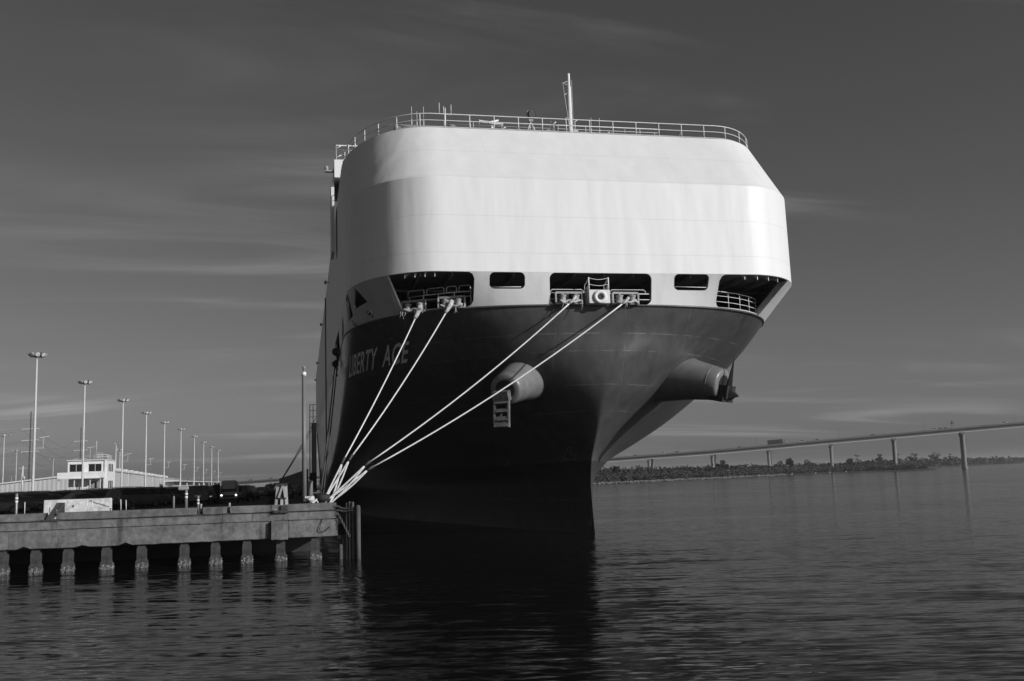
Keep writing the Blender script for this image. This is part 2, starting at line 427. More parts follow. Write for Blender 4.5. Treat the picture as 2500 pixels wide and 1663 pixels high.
# ---- strip with the mooring-deck openings between dark hull and white front
def strip(v, w):
    g = abs(v); sg = math.copysign(1, v)
    if g <= 1: a = hull(v, 14.15); b = K2(v)
    else:
        t = g - 1; ya = 70.5 + t * 40; u = min(1, t / .2); yb = 64.8 + (ya - 64.8) * u if t < .2 else ya
        a = (XC + sg * (15.15), ya, 14.15); b = (XC + sg * 15.25, yb, 16.15)
    return tuple(a[i] * (1 - w) + b[i] * w for i in range(3))
def rrect(f0, f1, w0, w1, r=.38):
    def fn(f):
        de = min(f - f0, f1 - f) * 15.2
        if de < 0: return None
        ins = 0 if de >= r else r - math.sqrt(max(0, r * r - (r - de) ** 2)); ins /= 2.0
        return (w0 + (ins if w0 > .0 else ins * .6), w1 - ins) if w1 - w0 > 2 * ins else None
    ed = [f0 + (r / 15.2) * q for q in (0.001, .03, .1, .2, .35, .5, .7, 1)] + [f1 - (r / 15.2) * q for q in (0.001, .03, .1, .2, .35, .5, .7, 1)]
    return fn, ed
def poly(lo, hi):
    """lo, hi: lists of (f, w) lower and upper boundary"""
    def fn(f):
        if f < max(lo[0][0], hi[0][0]) or f > min(lo[-1][0], hi[-1][0]): return None
        a = float(np.interp(f, [p[0] for p in lo], [p[1] for p in lo])); b = float(np.interp(f, [p[0] for p in hi], [p[1] for p in hi]))
        return (a, b) if b - a > .01 else None
    return fn, [p[0] for p in lo] + [p[0] for p in hi]
OP = [rrect(-.462, -.320, .5, .985, .3), rrect(-.220, .208, .03, .985), rrect(.306, .460, .49, .985, .3),
      poly([(-.853, .96), (-.787, .06), (-.78, .02), (-.545, .02), (-.530, .08), (-.522, .2)], [(-.853, .985), (-.545, .985), (-.530, .93), (-.522, .8)]),
      poly([(.508, .2), (.516, .08), (.53, .02), (.800, .02), (.806, .06), (.868, .96)], [(.508, .8), (.516, .93), (.53, .985), (.868, .985)]),
      poly([(-.995, .92), (-.968, .44), (-.922, .48)], [(-.995, .95), (-.973, .95), (-.922, .50)]),
      poly([(-.9998, .84), (-.988, .24), (-.974, .30)], [(-.9998, .92), (-.9955, .92), (-.974, .34)]),
      poly([(-1.11, .10), (-1.03, .04)], [(-1.11, .78), (-1.03, .30)]),
      poly([(-1.42, .04), (-1.20, .04)], [(-1.42, .92), (-1.20, .85)])]
vals = set(round(math.sin(math.pi / 2 * k / 150), 5) for k in range(151)); vals |= {-v for v in vals}
for q in np.linspace(1.0, 1.5, 26): vals |= {float(q), -float(q)}
for q in (1.7, 2, 2.6, 3.4, (STERN - 70.5) / 40 + 1): vals |= {q, -q}
edges_ = sorted({round(e, 5) for fn, ed in OP for e in ed})
vals = [v for v in vals if all(abs(v - e) > .0025 for e in edges_)] + edges_
vals = sorted(vals); vals = [vals[0]] + [b for a, b in zip(vals[:-1], vals[1:]) if b - a > 2e-5]
m = MB()
def gaps(v):
    g = [fn(v) for fn, _ in OP]; return sorted([x for x in g if x])
for a, b in zip(vals[:-1], vals[1:]):
    mid = (a + b) / 2; g = gaps(mid)
    if not g: iv0 = iv1 = [(0, 1)]
    else:
        lo, hi = g[0]
        def at_(v):
            r = [x for x in gaps(v)]
            return r[0] if r else (lo, hi)
        la, ha = at_(a + (b - a) * .02); lb, hb = at_(b - (b - a) * .02)
        iv0 = [(0, la), (ha, 1)]; iv1 = [(0, lb), (hb, 1)]
    for (p0, p1), (q0, q1) in zip(iv0, iv1):
        nr = max(1, int(round(max(p1 - p0, q1 - q0) * 10)))
        for r_ in range(nr):
            t0, t1 = r_ / nr, (r_ + 1) / nr
            m.quad(strip(a, p0 + (p1 - p0) * t0), strip(b, q0 + (q1 - q0) * t0), strip(b, q0 + (q1 - q0) * t1), strip(a, p0 + (p1 - p0) * t1))
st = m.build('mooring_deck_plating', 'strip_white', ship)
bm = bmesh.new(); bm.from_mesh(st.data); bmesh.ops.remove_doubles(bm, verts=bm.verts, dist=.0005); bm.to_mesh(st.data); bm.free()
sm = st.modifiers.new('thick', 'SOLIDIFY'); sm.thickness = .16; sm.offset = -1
# slanted end plates (returns) of the two corner openings
for sg in (-1, 1):
    m = MB(); a0, a1 = Vector(strip(sg * .80, .02)), Vector(strip(sg * .862, .985))
    inn = Vector((-sg * .35, 1.0, 0)) * .75
    m.quad(a0, a1, a1 + inn, a0 + inn); m.quad(a0 + inn, a1 + inn, a1 + inn + Vector((sg * .2, .1, 0)), a0 + inn + Vector((sg * .2, .1, 0)))
    m.build('opening_return', 'strip_white', ship)
# round portholes in the starboard plating
for v, w in ((-.91, .2), (-.966, .1)):
    c = Vector(strip(v, w)); t = (Vector(strip(v + .01, w)) - Vector(strip(v - .01, w))).normalized(); u = (Vector(strip(v, w + .1)) - Vector(strip(v, w - .1))).normalized(); nn = t.cross(u)
    m = MB(); m.tube([c + nn * .03 + t * (.27 * math.cos(k * math.pi / 8)) + u * (.27 * math.sin(k * math.pi / 8)) for k in range(16)], .055, 6, closed=True)
    ph = m.build('porthole', 'strip_white', ship)
    m = MB(); m.lathe([(.24, 0), (.24, .03)], 14, c + nn * .0, nn); m.build('porthole_glass', 'black_paint', ph)
# ---- inside of the mooring deck
def fill(fn, z, inset, yback, mat, name):
    m = MB(); seq = [0, .3, .6, .75, .85, .92, .97, .995]
    pr = []
    for f in seq:
        p = fn(f); pr.append((abs(p[0] - XC) - inset * (f > .5), p[1] + inset))
    pr.append((pr[-1][0], yback))
    for (b0, y0), (b1, y1) in zip(pr[:-1], pr[1:]): m.quad((XC - b0, y0, z), (XC + b0, y0, z), (XC + b1, y1, z), (XC - b1, y1, z))
    return m.build(name, mat, ship)
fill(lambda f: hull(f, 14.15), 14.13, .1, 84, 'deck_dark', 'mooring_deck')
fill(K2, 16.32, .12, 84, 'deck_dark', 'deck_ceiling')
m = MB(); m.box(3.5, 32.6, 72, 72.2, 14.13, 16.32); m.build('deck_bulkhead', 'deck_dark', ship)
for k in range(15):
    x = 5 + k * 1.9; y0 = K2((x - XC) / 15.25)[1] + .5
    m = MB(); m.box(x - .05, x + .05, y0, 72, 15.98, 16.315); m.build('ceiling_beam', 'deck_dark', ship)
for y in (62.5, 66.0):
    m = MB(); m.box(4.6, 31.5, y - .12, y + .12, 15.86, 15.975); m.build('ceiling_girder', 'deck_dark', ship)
# triangular brackets under the front, seen in the corner openings
for v in (-.80, -.76, -.72, -.68, .62, .68, .74, .80):
    p = Vector(K2(v)); t = (Vector(K2(v + .01)) - Vector(K2(v - .01))).normalized(); nn = Vector((-t.y, t.x, 0))
    if nn.y < 0: nn = -nn
    m = MB(); a = p + nn * .2 + Vector((0, 0, .12)); i = m.add([a, a + nn * .7, a - Vector((0, 0, .42)), a + t * .04, a + t * .04 + nn * .7, a + t * .04 - Vector((0, 0, .42))])
    m.face(i, i + 1, i + 2); m.face(i + 5, i + 4, i + 3); m.face(i, i + 2, i + 5, i + 3); m.face(i + 1, i + 4, i + 5, i + 2)
    m.build('bracket', 'strip_white', ship)
# winches just visible inside
for x, y in ((11.3, 66.5), (16.2, 64.5), (21.2, 66.0), (26.5, 66.8), (29.0, 65.2)):
    m = MB(); m.lathe([(.25, -.8), (.25, -.6), (.65, -.6), (.65, -.5), (.38, -.5), (.38, .5), (.65, .5), (.65, .6), (.2, .6), (.2, .8)], 14, (x, y, 14.85), (1, 0, 0)); m.box(x - .9, x - .65, y - .4, y + .4, 14.14, 15.1); m.box(x + .65, x + .9, y - .4, y + .4, 14.14, 15.1)
    m.build('winch', 'deck_dark', ship)

# ---- railings
def railing(path, heights, spacing, r=.022, name='railing', mat='rail_white', braces=False, par=None, thick=1.0, wob=0.0):
    """path: base polyline; parent part is the top rail, lower rails and posts are its pieces"""
    pts = [Vector(p) for p in path]; L = [0]
    for a, b in zip(pts[:-1], pts[1:]): L.append(L[-1] + (b - a).length)
    def at(d):
        for k in range(len(pts) - 1):
            if d <= L[k + 1] or k == len(pts) - 2: return pts[k].lerp(pts[k + 1], (d - L[k]) / max(1e-6, L[k + 1] - L[k]))
    nseg = max(1, round(L[-1] / spacing)); topob = None
    for k, h in enumerate(heights):
        m = MB(); m.tube([p + Vector((0, 0, h)) for p in pts], r * (1.1 if k == 0 else .8), 5)
        ob = m.build(name if k == 0 else 'rail', mat, par or ship) if topob is None else m.build('rail', mat, topob)
        topob = topob or ob
    for k in range(nseg + 1):
        p = at(L[-1] * k / nseg); m = MB(); m.tube([p, p + Vector((0, 0, heights[0]))], r * thick, 5); m.build('post', mat, topob)
        if braces and k % 3 == 1:
            c = Vector((XC, 80, p.z)) - p; c.z = 0; c.normalize()
            m = MB(); m.tube([p + c * .35, p + Vector((0, 0, .55))], r * .8, 4); m.build('brace', mat, topob)
    return topob
roofpath = [(XC - 15.05, y, 26.47) for y in (112, 96, 86, 80, 75, 72)] + [(XC + (p[0] - XC) * .988, p[1] + .15, 26.47) for p in (RF(f) for f in fs if abs(f) < .999)] + [(XC + 15.05, y, 26.47) for y in (72, 75, 80, 86)]
railing(roofpath, (.98, .54, .10), 1.62, .03, 'roof_railing', braces=True, thick=1.15)
# inner working platform rail behind the front rail
railing([(9.3, 62.9, 27.05), (24.3, 62.9, 27.05), (24.3, 65.5, 27.05)], (.55, .28), 1.9, .022, 'platform_railing')
# rails in the openings
railing([strip(-.76, .0), strip(-.70, 0), strip(-.62, 0), strip(-.53, 0)], (1.02, .72), 1.15, .028, 'opening_railing')
for va, vb in ((-.765, -.705), (-.695, -.63), (-.62, -.583), (-.573, -.53)):
    a, b = Vector(strip(va, 0)), Vector(strip(vb, 0)); a.y += .1; b.y += .1
    m = MB(); e = (b - a) * .08
    m.tube([a + Vector((0, 0, 1.0)), a + Vector((0, 0, 1.32)), a + e + Vector((0, 0, 1.42)), b - e + Vector((0, 0, 1.42)), b + Vector((0, 0, 1.32)), b + Vector((0, 0, 1.0))], .026, 5); m.build('hoop_rail', 'rail_white', ship)
railing([(14.75, 57.62, 14.15), (17.0, 57.62, 14.15)], (.78, .40, .06), 1.12, .026, 'opening_railing')
railing([(18.5, 57.62, 14.15), (21.2, 57.62, 14.15)], (.74, .38, .06), 1.35, .026, 'opening_railing')
for a, b in ((14.8, 16.9), (18.6, 20.9)):
    m = MB(); m.tube([(a, 57.7, 14.95), (a, 57.7, 15.05), (a + .12, 57.7, 15.16), (b - .12, 57.7, 15.16), (b, 57.7, 15.05), (b, 57.7, 14.9)], .026, 5); m.build('hoop_rail', 'rail_white', ship)
railing([tuple(Vector(strip(v, 0)) + Vector((0, .12, 0))) for v in (.515, .58, .64, .70, .75, .79)], (1.15, .86, .48, .05), 1.2, .026, 'opening_railing')
for f0, f1, w in ((-.45, -.335, .56), (.312, .452, .60)):
    a, b = Vector(strip(f0, w)), Vector(strip(f1, w)); m = MB(); m.tube([a + Vector((0, .06, 0)), b + Vector((0, .06, 0))], .022, 5); m.build('window_bar', 'rail_white', ship)
# ---- centre chock platform with round ring, posts and chains
m = MB(); m.box(16.98, 18.32, 56.85, 57.75, 14.16, 15.0, .03); pf = m.build('chock_platform', 'strip_white', ship)
m = MB(); m.tube([(17.68 + .31 * math.cos(k * math.pi / 10), 56.80, 14.55 + .31 * math.sin(k * math.pi / 10)) for k in range(20)], .125, 10, closed=True); m.build('ring_chock', 'rail_white', pf)
m = MB(); m.lathe([(.2, 0), (.2, .02)], 16, (17.68, 56.845, 14.55), (0, -1, 0)); m.build('chock_hole', 'black_paint', pf)
for x in (17.03, 18.27):
    m = MB(); m.tube([(x, 56.95, 15.0), (x, 56.95, 15.78)], .045, 6); m.build('post', 'rail_white', pf)
    m = MB(); m.tube([(x, 56.95, 15.7), (x, 57.9, 15.45), (x, 57.9, 14.5)], .025, 5); m.tube([(x, 56.95, 15.35), (x, 57.9, 15.1)], .02, 5); m.tube([(x, 57.3, 15.02), (x, 56.98, 15.4)], .02, 4); m.build('stanchion', 'rail_white', pf)
for z in (15.74, 15.36):
    m = MB(); m.tube([(17.03 + 1.24 * t, 56.95, z - .10 * math.sin(math.pi * t)) for t in np.linspace(0, 1, 9)], .016, 5); m.build('guard_chain', 'rail_white', pf)
# ---- roller fairleads at the deck edge
def fairlead(c, ang, wid=1.65):
    c = Vector(c); t = Vector((math.cos(ang), math.sin(ang), 0)); o = Vector((math.sin(ang), -math.cos(ang), 0)); Z = Vector((0, 0, 1))
    m = MB()
    for e in (-1, 1): m.beam(c + t * e * wid / 2, c + t * e * wid / 2 + Z * .72, .10, .16)
    m.beam(c + t * -wid / 2 + Z * .72, c + t * wid / 2 + Z * .72, .14, .13); m.beam(c + t * -wid / 2 + Z * .05, c + t * wid / 2 + Z * .05, .34, .10)
    fo = m.build('roller_fairlead', 'steel_grey', ship)
    for e in (-.24, .26):
        m = MB(); m.lathe([(.10, .08), (.24, .08), (.26, .14), (.21, .22), (.19, .42), (.24, .52), (.25, .56), (.1, .58), (.06, .68)], 14, c + t * e * wid + o * .02); m.build('roller', 'steel_grey', fo)
    return c, t, o
FL = [fairlead((6.75, 60.45, 14.16), R(-33)), fairlead((8.9, 59.0, 14.16), R(-22)), fairlead((15.85, 57.30, 14.16), 0), fairlead((19.45, 57.32, 14.16), R(2))]
# ---- anchor bolsters (big tubes out of the flare) and anchors
def pod(sg):
    root, end = (Vector((15.0, 62.9, 10.75)), Vector((12.0, 58.75, 9.15))) if sg < 0 else (Vector((23.3, 63.6, 10.6)), Vector((26.5, 59.5, 9.35))); ax = (end - root).normalized(); L = (end - root).length; kr = .94 if sg < 0 else 1.0
    m = MB(); m.lathe([(2.1 * kr, 0), (1.62 * kr, L * .35), (1.32 * kr, L * .6), (1.12 * kr, L - .75), (1.11 * kr, L - .7), (1.04 * kr, L - .12), (.92 * kr, L - .02), (.7 * kr, L)], 36, root, ax); po = m.build('anchor_bolster', 'pod_sunlit_grey', ship)
    m = MB(); m.lathe([(1.12 * kr, L - .74), (1.135 * kr, L - .71), (1.115 * kr, L - .68)], 36, root, ax); m.build('bolster_seam', 'pod_sunlit_grey', po)
    m = MB(); m.lathe([(.62, L - .01), (.62, L + .012)], 20, root, ax); m.build('hawse_hole', 'black_paint', po)
    return end, ax
e1, a1 = pod(-1); e2, a2 = pod(1)
Z = Vector((0, 0, 1))
# starboard anchor: heavy crown, worn fluke frame hanging below
end, ax = e1, a1; t = ax.cross(Z).normalized(); u = t.cross(ax)
an = empty('anchor', end); an.parent = ship; an.location = Vector(end) - Vector(S0)
c = end + ax * .22 - u * .32 + t * .18
m = MB(); m.obox(c, t, ax, u, .52, .24, .30); m.build('crown', 'anchor_worn', an)
for e in (-1, 1):
    a = c + t * e * .46; b = a - Z * (1.75 - .12 * e) + ax * .12
    m = MB(); m.beam(a, b, .10, .24, ax); m.build('fluke', 'anchor_worn', an)
for q, hh in ((.20, .30), (.52, .22), (.80, .26), (.985, .36)):
    p = c - Z * (1.72 * q) + ax * .12 * q; m = MB(); m.obox(p, t, (ax + Z * .6), (Z - ax * .4), .46, .12, hh / 2); m.build('fluke_rib', 'anchor_worn', an)
m = MB(); m.obox(c - Z * 1.35 + ax * .1 + t * .15, t + Z * .6, ax, Z - t * .6, .05, .08, .35); m.build('fluke_rib', 'anchor_worn', an)
# port anchor: its shadow put into near-black iron, one pointed fluke standing up
end, ax = e2, a2; t = ax.cross(Z).normalized(); u = t.cross(ax)
an = empty('anchor', end); an.parent = ship; an.location = Vector(end) - Vector(S0)
c = end + ax * .32 - u * .42
m = MB(); m.obox(c, t, ax, u, .55, .30, .42); m.build('crown', 'anchor_iron', an)
for e in (1,):
    a = c + t * e * .12 + ax * .12; tip = a + u * 2.35 + ax * .05 - t * e * .12
    m = MB(); i = m.add([a + t * .17, a + ax * .3, a - t * .17, a - ax * .22, tip]); m.face(i, i + 1, i + 4); m.face(i + 1, i + 2, i + 4); m.face(i + 2, i + 3, i + 4); m.face(i + 3, i, i + 4); m.face(i + 3, i + 2, i + 1, i); m.build('fluke', 'anchor_iron', an)
m = MB(); a = c + ax * .3 - u * .1; i = m.add([a + u * .32 + t * .3, a + u * .32 - t * .3, a - u * .28 - t * .3, a - u * .28 + t * .3, a + ax * .62 - u * .05]); m.face(i, i + 1, i + 4); m.face(i + 1, i + 2, i + 4); m.face(i + 2, i + 3, i + 4); m.face(i + 3, i, i + 4); m.face(i + 3, i + 2, i + 1, i); m.build('palm', 'anchor_iron', an)
m = MB(); m.obox(c - u * .5 - ax * .35, t, ax, u, .7, .5, .16); m.build('palm', 'anchor_iron', an)
# ---- ship name, painted on the starboard shoulder
cu = bpy.data.curves.new('name', 'FONT'); cu.body = 'LIBERTY  ACE'; cu.size = 1; cu.offset = .018; cu.resolution_u = 3; cu.space_character = 1.08
to = bpy.data.objects.new('name', cu); COL.objects.link(to); dg = bpy.context.evaluated_depsgraph_get(); dg.update()
tm = bpy.data.meshes.new_from_object(to.evaluated_get(dg)); bpy.data.objects.remove(to)
bm = bmesh.new(); bm.from_mesh(tm); bmesh.ops.triangulate(bm, faces=bm.faces)
for _ in range(2): bmesh.ops.subdivide_edges(bm, edges=[e for e in bm.edges if e.calc_length() > .12], cuts=1); bmesh.ops.triangulate(bm, faces=bm.faces)
xs = [v.co.x for v in bm.verts]; x0, x1 = min(xs), max(xs); y1 = max(v.co.y for v in bm.verts)
ZB, ZT = 11.72, 12.80
fl = [-.976 + (.976 - .752) * (k / 60) for k in range(61)]
arc = [0]; mid = [Vector(hull(f, 12.25)) for f in fl]
for a, b in zip(mid[:-1], mid[1:]): arc.append(arc[-1] + (b - a).length)
for v in bm.verts:
    f = float(np.interp((v.co.x - x0) / (x1 - x0) * arc[-1], arc, fl)); z = ZB + (ZT - ZB) * v.co.y / y1
    p = Vector(hull(f, z)); tx = Vector(hull(f + .004, z)) - Vector(hull(f - .004, z)); tz = Vector(hull(f, z + .05)) - Vector(hull(f, z - .05)); nn = tx.cross(tz).normalized()
    v.co = p + nn * .03 - Vector(S0)
bm.to_mesh(tm); bm.free(); tm.materials.clear(); tm.materials.append(MAT['name_paint']); tm.name = 'ship_name'
no = bpy.data.objects.new('ship_name', tm); COL.objects.link(no); no.parent = ship
# ---- faint draught symbols low on the starboard bow
def hull_mark(name, lines, f0, z0, k=.035):
    m = MB()
    for a, b in lines:
        def at(p): f = f0 + p[0] * k; z = z0 + p[1]; q_ = Vector(hull(f, z)); tx = Vector(hull(f + .004, z)) - Vector(hull(f - .004, z)); tz = Vector(hull(f, z + .05)) - Vector(hull(f, z - .05)); return q_ + tx.cross(tz).normalized() * .03
        m.beam(at(a), at(b), .05, .03)
    m.build(name, 'deck_dark', ship)
hull_mark('bulb_mark', [((0, .8), (0, .1)), ((0, .1), (1.0, 0)), ((0, .8), (.35, .8)), ((.35, .8), (.45, .35)), ((.45, .35), (1.0, .3)), ((1.0, .3), (1.0, 0))], -.085, 4.95)
hull_mark('thruster_mark', [((-.5, 0), (.5, 0)), ((0, -.4), (0, .4)), ((-.35, -.3), (.35, .3)), ((-.35, .3), (.35, -.3))], -.25, 5.0)
# ---- foremast and antennas on the roof
zr = 26.47
m = MB(); m.box(6.0, 25.5, 62.55, 68, 26.475, 27.05); m.build('compass_deck', 'deck_grey', ship)
m = MB(); m.lathe([(.20, 0), (.20, .12), (.145, .14), (.135, 3.5), (.10, 3.55), (.095, 4.4), (.09, 4.45)], 12, (17.75, 62.0, zr)); ma = m.build('foremast', 'rail_white', ship)
m = MB(); m.tube([(17.75, 62, zr + 3.95), (17.3, 61.9, zr + 3.72), (17.75, 62, zr + 3.62)], .022, 4); m.build('mast_arm', 'rail_white', ma)
m = MB(); m.tube([(17.3, 61.9, zr + 3.75), (17.42, 61.9, zr + 2.6), (17.62, 61.9, zr + .9), (17.66, 61.9, zr + .2)], .014, 4); m.build('halyard', 'rail_white', ma)
for z in (3.1, 1.42):
    m = MB(); m.tube([(17.75 - .36 * math.sin(q), 62 - .0, zr + z + .1 * math.cos(q * 2) - .1) for q in np.linspace(0.2, 1.6, 6)], .025, 4); m.build('mast_hoop', 'rail_white', ma)
m = MB(); m.tube([(17.95, 62, zr + .3), (17.95, 62, zr + 4)], .012, 4); m.build('mast_ladder', 'rail_white', ma)
zr = 27.05
def whip(x, y, h, r=.016):
    m = MB(); m.tube([(x, y, zr), (x, y, zr + h * .45)], r * 2, 5); m.tube([(x, y, zr + h * .45), (x, y, zr + h)], r, 4); m.build('whip_antenna', 'rail_white', ship)
for x, y, h in ((7.2, 63.5, 2.25), (7.55, 63.5, 1.8), (8.0, 63.5, 2.3), (19.7, 63.6, 2.0), (20.3, 63.6, 2.0), (22.1, 63.5, .95), (11.8, 63.6, 1.35)): whip(x, y, h * .72)
m = MB(); m.tube([(9.45, 63.4, zr), (9.45, 63.4, zr + 1.6)], .04, 5); m.tube([(9.0, 63.4, zr + 1.15), (9.9, 63.4, zr + 1.15)], .05, 5)
for x, h in ((9.05, 1.95), (9.35, 1.7), (9.85, 1.85)): m.tube([(x, 63.4, zr + 1.15), (x, 63.4, zr + h)], .025, 4)
m.build('antenna_cluster', 'rail_white', ship)
m = MB(); m.lathe([(.05, 0), (.05, .4), (.3, .42), (.28, .5), (.1, .55)], 10, (9.9, 63.8, zr)); m.build('satellite_dome', 'steel_grey', ship)
# radar scanner
m = MB(); m.tube([(12.6, 63.3, zr), (12.6, 63.3, zr + .45)], .12, 8); ra = m.build('radar', 'rail_white', ship)
m = MB(); m.beam((11.75, 63.3, zr + .72), (13.35, 63.1, zr + .48), .14, .16); m.build('radar_scanner', 'rail_white', ra)
m = MB(); m.beam((12.3, 62.9, zr + .5), (13.1, 63.6, zr + .95), .10, .12); m.build('radar_scanner', 'rail_white', ra)
# searchlight on tripod
m = MB()
for q in range(4): m.tube([(15.25 + .38 * math.cos(q * math.pi / 2 + .6), 63 + .38 * math.sin(q * math.pi / 2 + .6), zr), (15.25, 63, zr + .72)], .035, 4)
sl_ = m.build('searchlight', 'rail_white', ship)
m = MB(); m.lathe([(.26, -.25), (.30, -.2), (.30, .05)], 14, (15.25, 63, zr + 1.25), (.3, -.8, -.2)); m.build('lamp_drum', 'rail_white', sl_)
m = MB(); m.lathe([(.31, .06), (.31, .20), (.26, .22)], 14, (15.25, 63, zr + 1.25), (.3, -.8, -.2)); m.build('lamp_rim', 'black_paint', sl_)
m = MB(); m.box(15.1, 15.4, 62.9, 63.15, zr + .72, zr + .98); m.build('lamp_yoke', 'steel_grey', sl_)
# small vents and lockers near the mast
for x, y, w, h in ((16.6, 63.2, .5, .8), (17.0, 63.6, .3, .9), (18.4, 63.2, .35, .95), (13.5, 63.9, .4, .5), (20.9, 63.8, .3, .4)):
    m = MB(); m.box(x - w / 2, x + w / 2, y - .2, y + .2, zr, zr + h * .3); m.tube([(x, y, zr), (x, y, zr + h), (x + .15, y - .1, zr + h + .08)], .05, 6); m.build('roof_vent', 'rail_white', ship)
# bridge house with wing, far edge shows at the starboard side
m = MB(); m.box(2.6, 33.5, 79, 86, 28.45, 29.95); bh = m.build('bridge_house', 'ship_white', ship)
m = MB(); m.box(3.1, 33.0, 79.6, 86, 26.47, 28.44); m.build('bridge_windows', 'black_paint', bh)
m = MB()
m.tube([(2.75, 79, 29.95), (2.75, 79, 31.15), (7.0, 79, 31.15)], .06, 5); m.tube([(2.75, 79, 30.75), (7.0, 79, 30.75)], .045, 4); m.tube([(2.75, 79, 30.35), (7, 79, 30.35)], .045, 4)
m.tube([(2.75, 79, 30.85), (3.15, 79, 31.13)], .04, 4); m.tube([(2.75, 79, 30.1), (3.15, 79, 30.33)], .04, 4); m.build('wing_frame', 'rail_white', bh)
m = MB(); m.box(1.85, 2.6, 79.2, 79.6, 29.0, 29.1); m.lathe([(.08, 0), (.16, .05), (.16, .35), (.08, .4)], 8, (1.98, 79.4, 29.1)); m.build('side_light', 'steel_grey', bh)
m = MB(); m.box(2.35, 2.6, 80, 83, 22.5, 28.4); m.build('wing_support', 'ship_white', bh)
# lamps on brackets along the starboard side
for y, z in ((104, 24.8), (131, 24.6), (170, 24.2), (196, 24.0)):
    m = MB(); m.tube([(2.85, y, z), (2.4, y, z)], .05, 5); m.lathe([(.06, -.22), (.13, -.15), (.13, .1), (.06, .2)], 8, (2.4, y, z)); m.build('side_lamp', 'steel_grey', ship)
m = MB(); m.box(2.66, 2.81, 119.4, 119.8, 1, 26); m.build('rubbing_strip', 'deck_dark', ship)
# stern quarter ramp standing above the quay beyond the ship's side
m = MB(); m.box(1.75, 2.75, 206, 207.2, 2.3, 16.2); rp = m.build('stern_ramp', 'steel_grey', ship)
m = MB(); m.box(1.3, 2.75, 205.6, 207.6, 3.0, 6.2); m.build('ramp_hinge', 'black_paint', rp)
m = MB()
for z in (16.2, 17.5, 18.8, 20): m.tube([(1.45, 206.4, z), (2.75, 206.4, z)], .06, 4)
for x in (1.45, 2.1): m.tube([(x, 206.4, 16), (x, 206.4, 20)], .09, 4)
m.tube([(1.4, 206.2, 2.3), (1.45, 206.2, 16.2)], .12, 5); m.build('ramp_frame', 'rail_white', rp)
# chafing gear hanging at the fairleads
def rag(p, w, h, name='chafing_canvas', mat='canvas', seed=1):
    r = random.Random(seed); m = MB(); p = Vector(p); n = 7; rings = []
    for k in range(n):
        t = k / (n - 1); rr = w * (.75 + .25 * math.sin(5 * t + seed) - .45 * t) * .5
        rings.append([p + Vector((rr * math.cos(q) * (1 + .5 * r.uniform(-1, 1)), rr * .4 * math.sin(q) - .05 - .05 * t, -h * t + r.uniform(-.02, .02))) for q in np.linspace(0, 2 * math.pi, 9)[:-1]])
    m.loft(rings, caps=True, sm=True)
    return m.build(name, mat, ship)
RD = [(Vector((2.18, 55.62, 5.09)), (7.05, 60.05, 14.30)), (Vector((2.57, 55.51, 5.23)), (8.75, 58.65, 14.30)), (Vector((3.5, 55.36, 4.91)), (16.0, 56.95, 14.36)), (Vector((3.65, 55.37, 4.64)), (19.35, 56.95, 14.32))]
rg = random.Random(31)
for i, (c, t, o) in enumerate(FL):
    j_, a_ = RD[i]; a_ = Vector(a_); d_ = (j_ - a_).normalized(); ln = (.75, .6, .35, .35)[i]; w_ = (.20, .17, .10, .10)[i]
    m = MB(); m.tube([a_ - d_ * .25 + Vector((0, .1, .1)), a_, a_ + d_ * ln * .5 + Vector((0, 0, -.03)), a_ + d_ * ln], w_, 9, w_ * .55); m.build('chafing_sleeve', 'canvas', ship)
    for k in range((5, 4, 3, 3)[i]):
        p = c + t * rg.uniform(-.75, .75) + o * .34 + Z * rg.uniform(.08, .2); L_ = rg.uniform(.25, .6)
        m = MB(); m.tube([p, p + Vector((rg.uniform(-.05, .05), -.03, -L_ * .5)), p + Vector((rg.uniform(-.1, .1), -.03, -L_))], .028, 5, .014); m.build('rope_end', 'canvas', ship)
    m = MB(); m.tube([c + t * (-.65 + 1.4 * q) + o * (.30 + .05 * math.sin(q * 9 + i)) + Z * (.14 + .06 * math.sin(q * 14 + i)) for q in np.linspace(0, 1, 14)], .075, 6); m.build('chafing_rope', 'canvas', ship)
# dark fairlead and gear at the starboard shoulder
p0 = Vector((2.95, 80.0, 14.15))
m = MB(); m.lathe([(.16, -.5), (.3, -.42), (.2, -.3), (.2, .3), (.3, .42), (.16, .5)], 10, p0 + Vector((-.35, -.4, .1)), (0, 1, .2)); m.lathe([(.14, -.4), (.26, -.32), (.18, -.2), (.18, .2), (.26, .32), (.14, .4)], 10, p0 + Vector((-.4, -.6, -.9)), (0, 1, .2)); m.build('shoulder_fairlead', 'black_paint', ship)
for k in range(4): rag(p0 + Vector((-.12 - .05 * k, -.9 + .4 * k, .3 - .4 * k)), .28, .9, 'chafing_canvas', 'rope_dark', 50 + k)

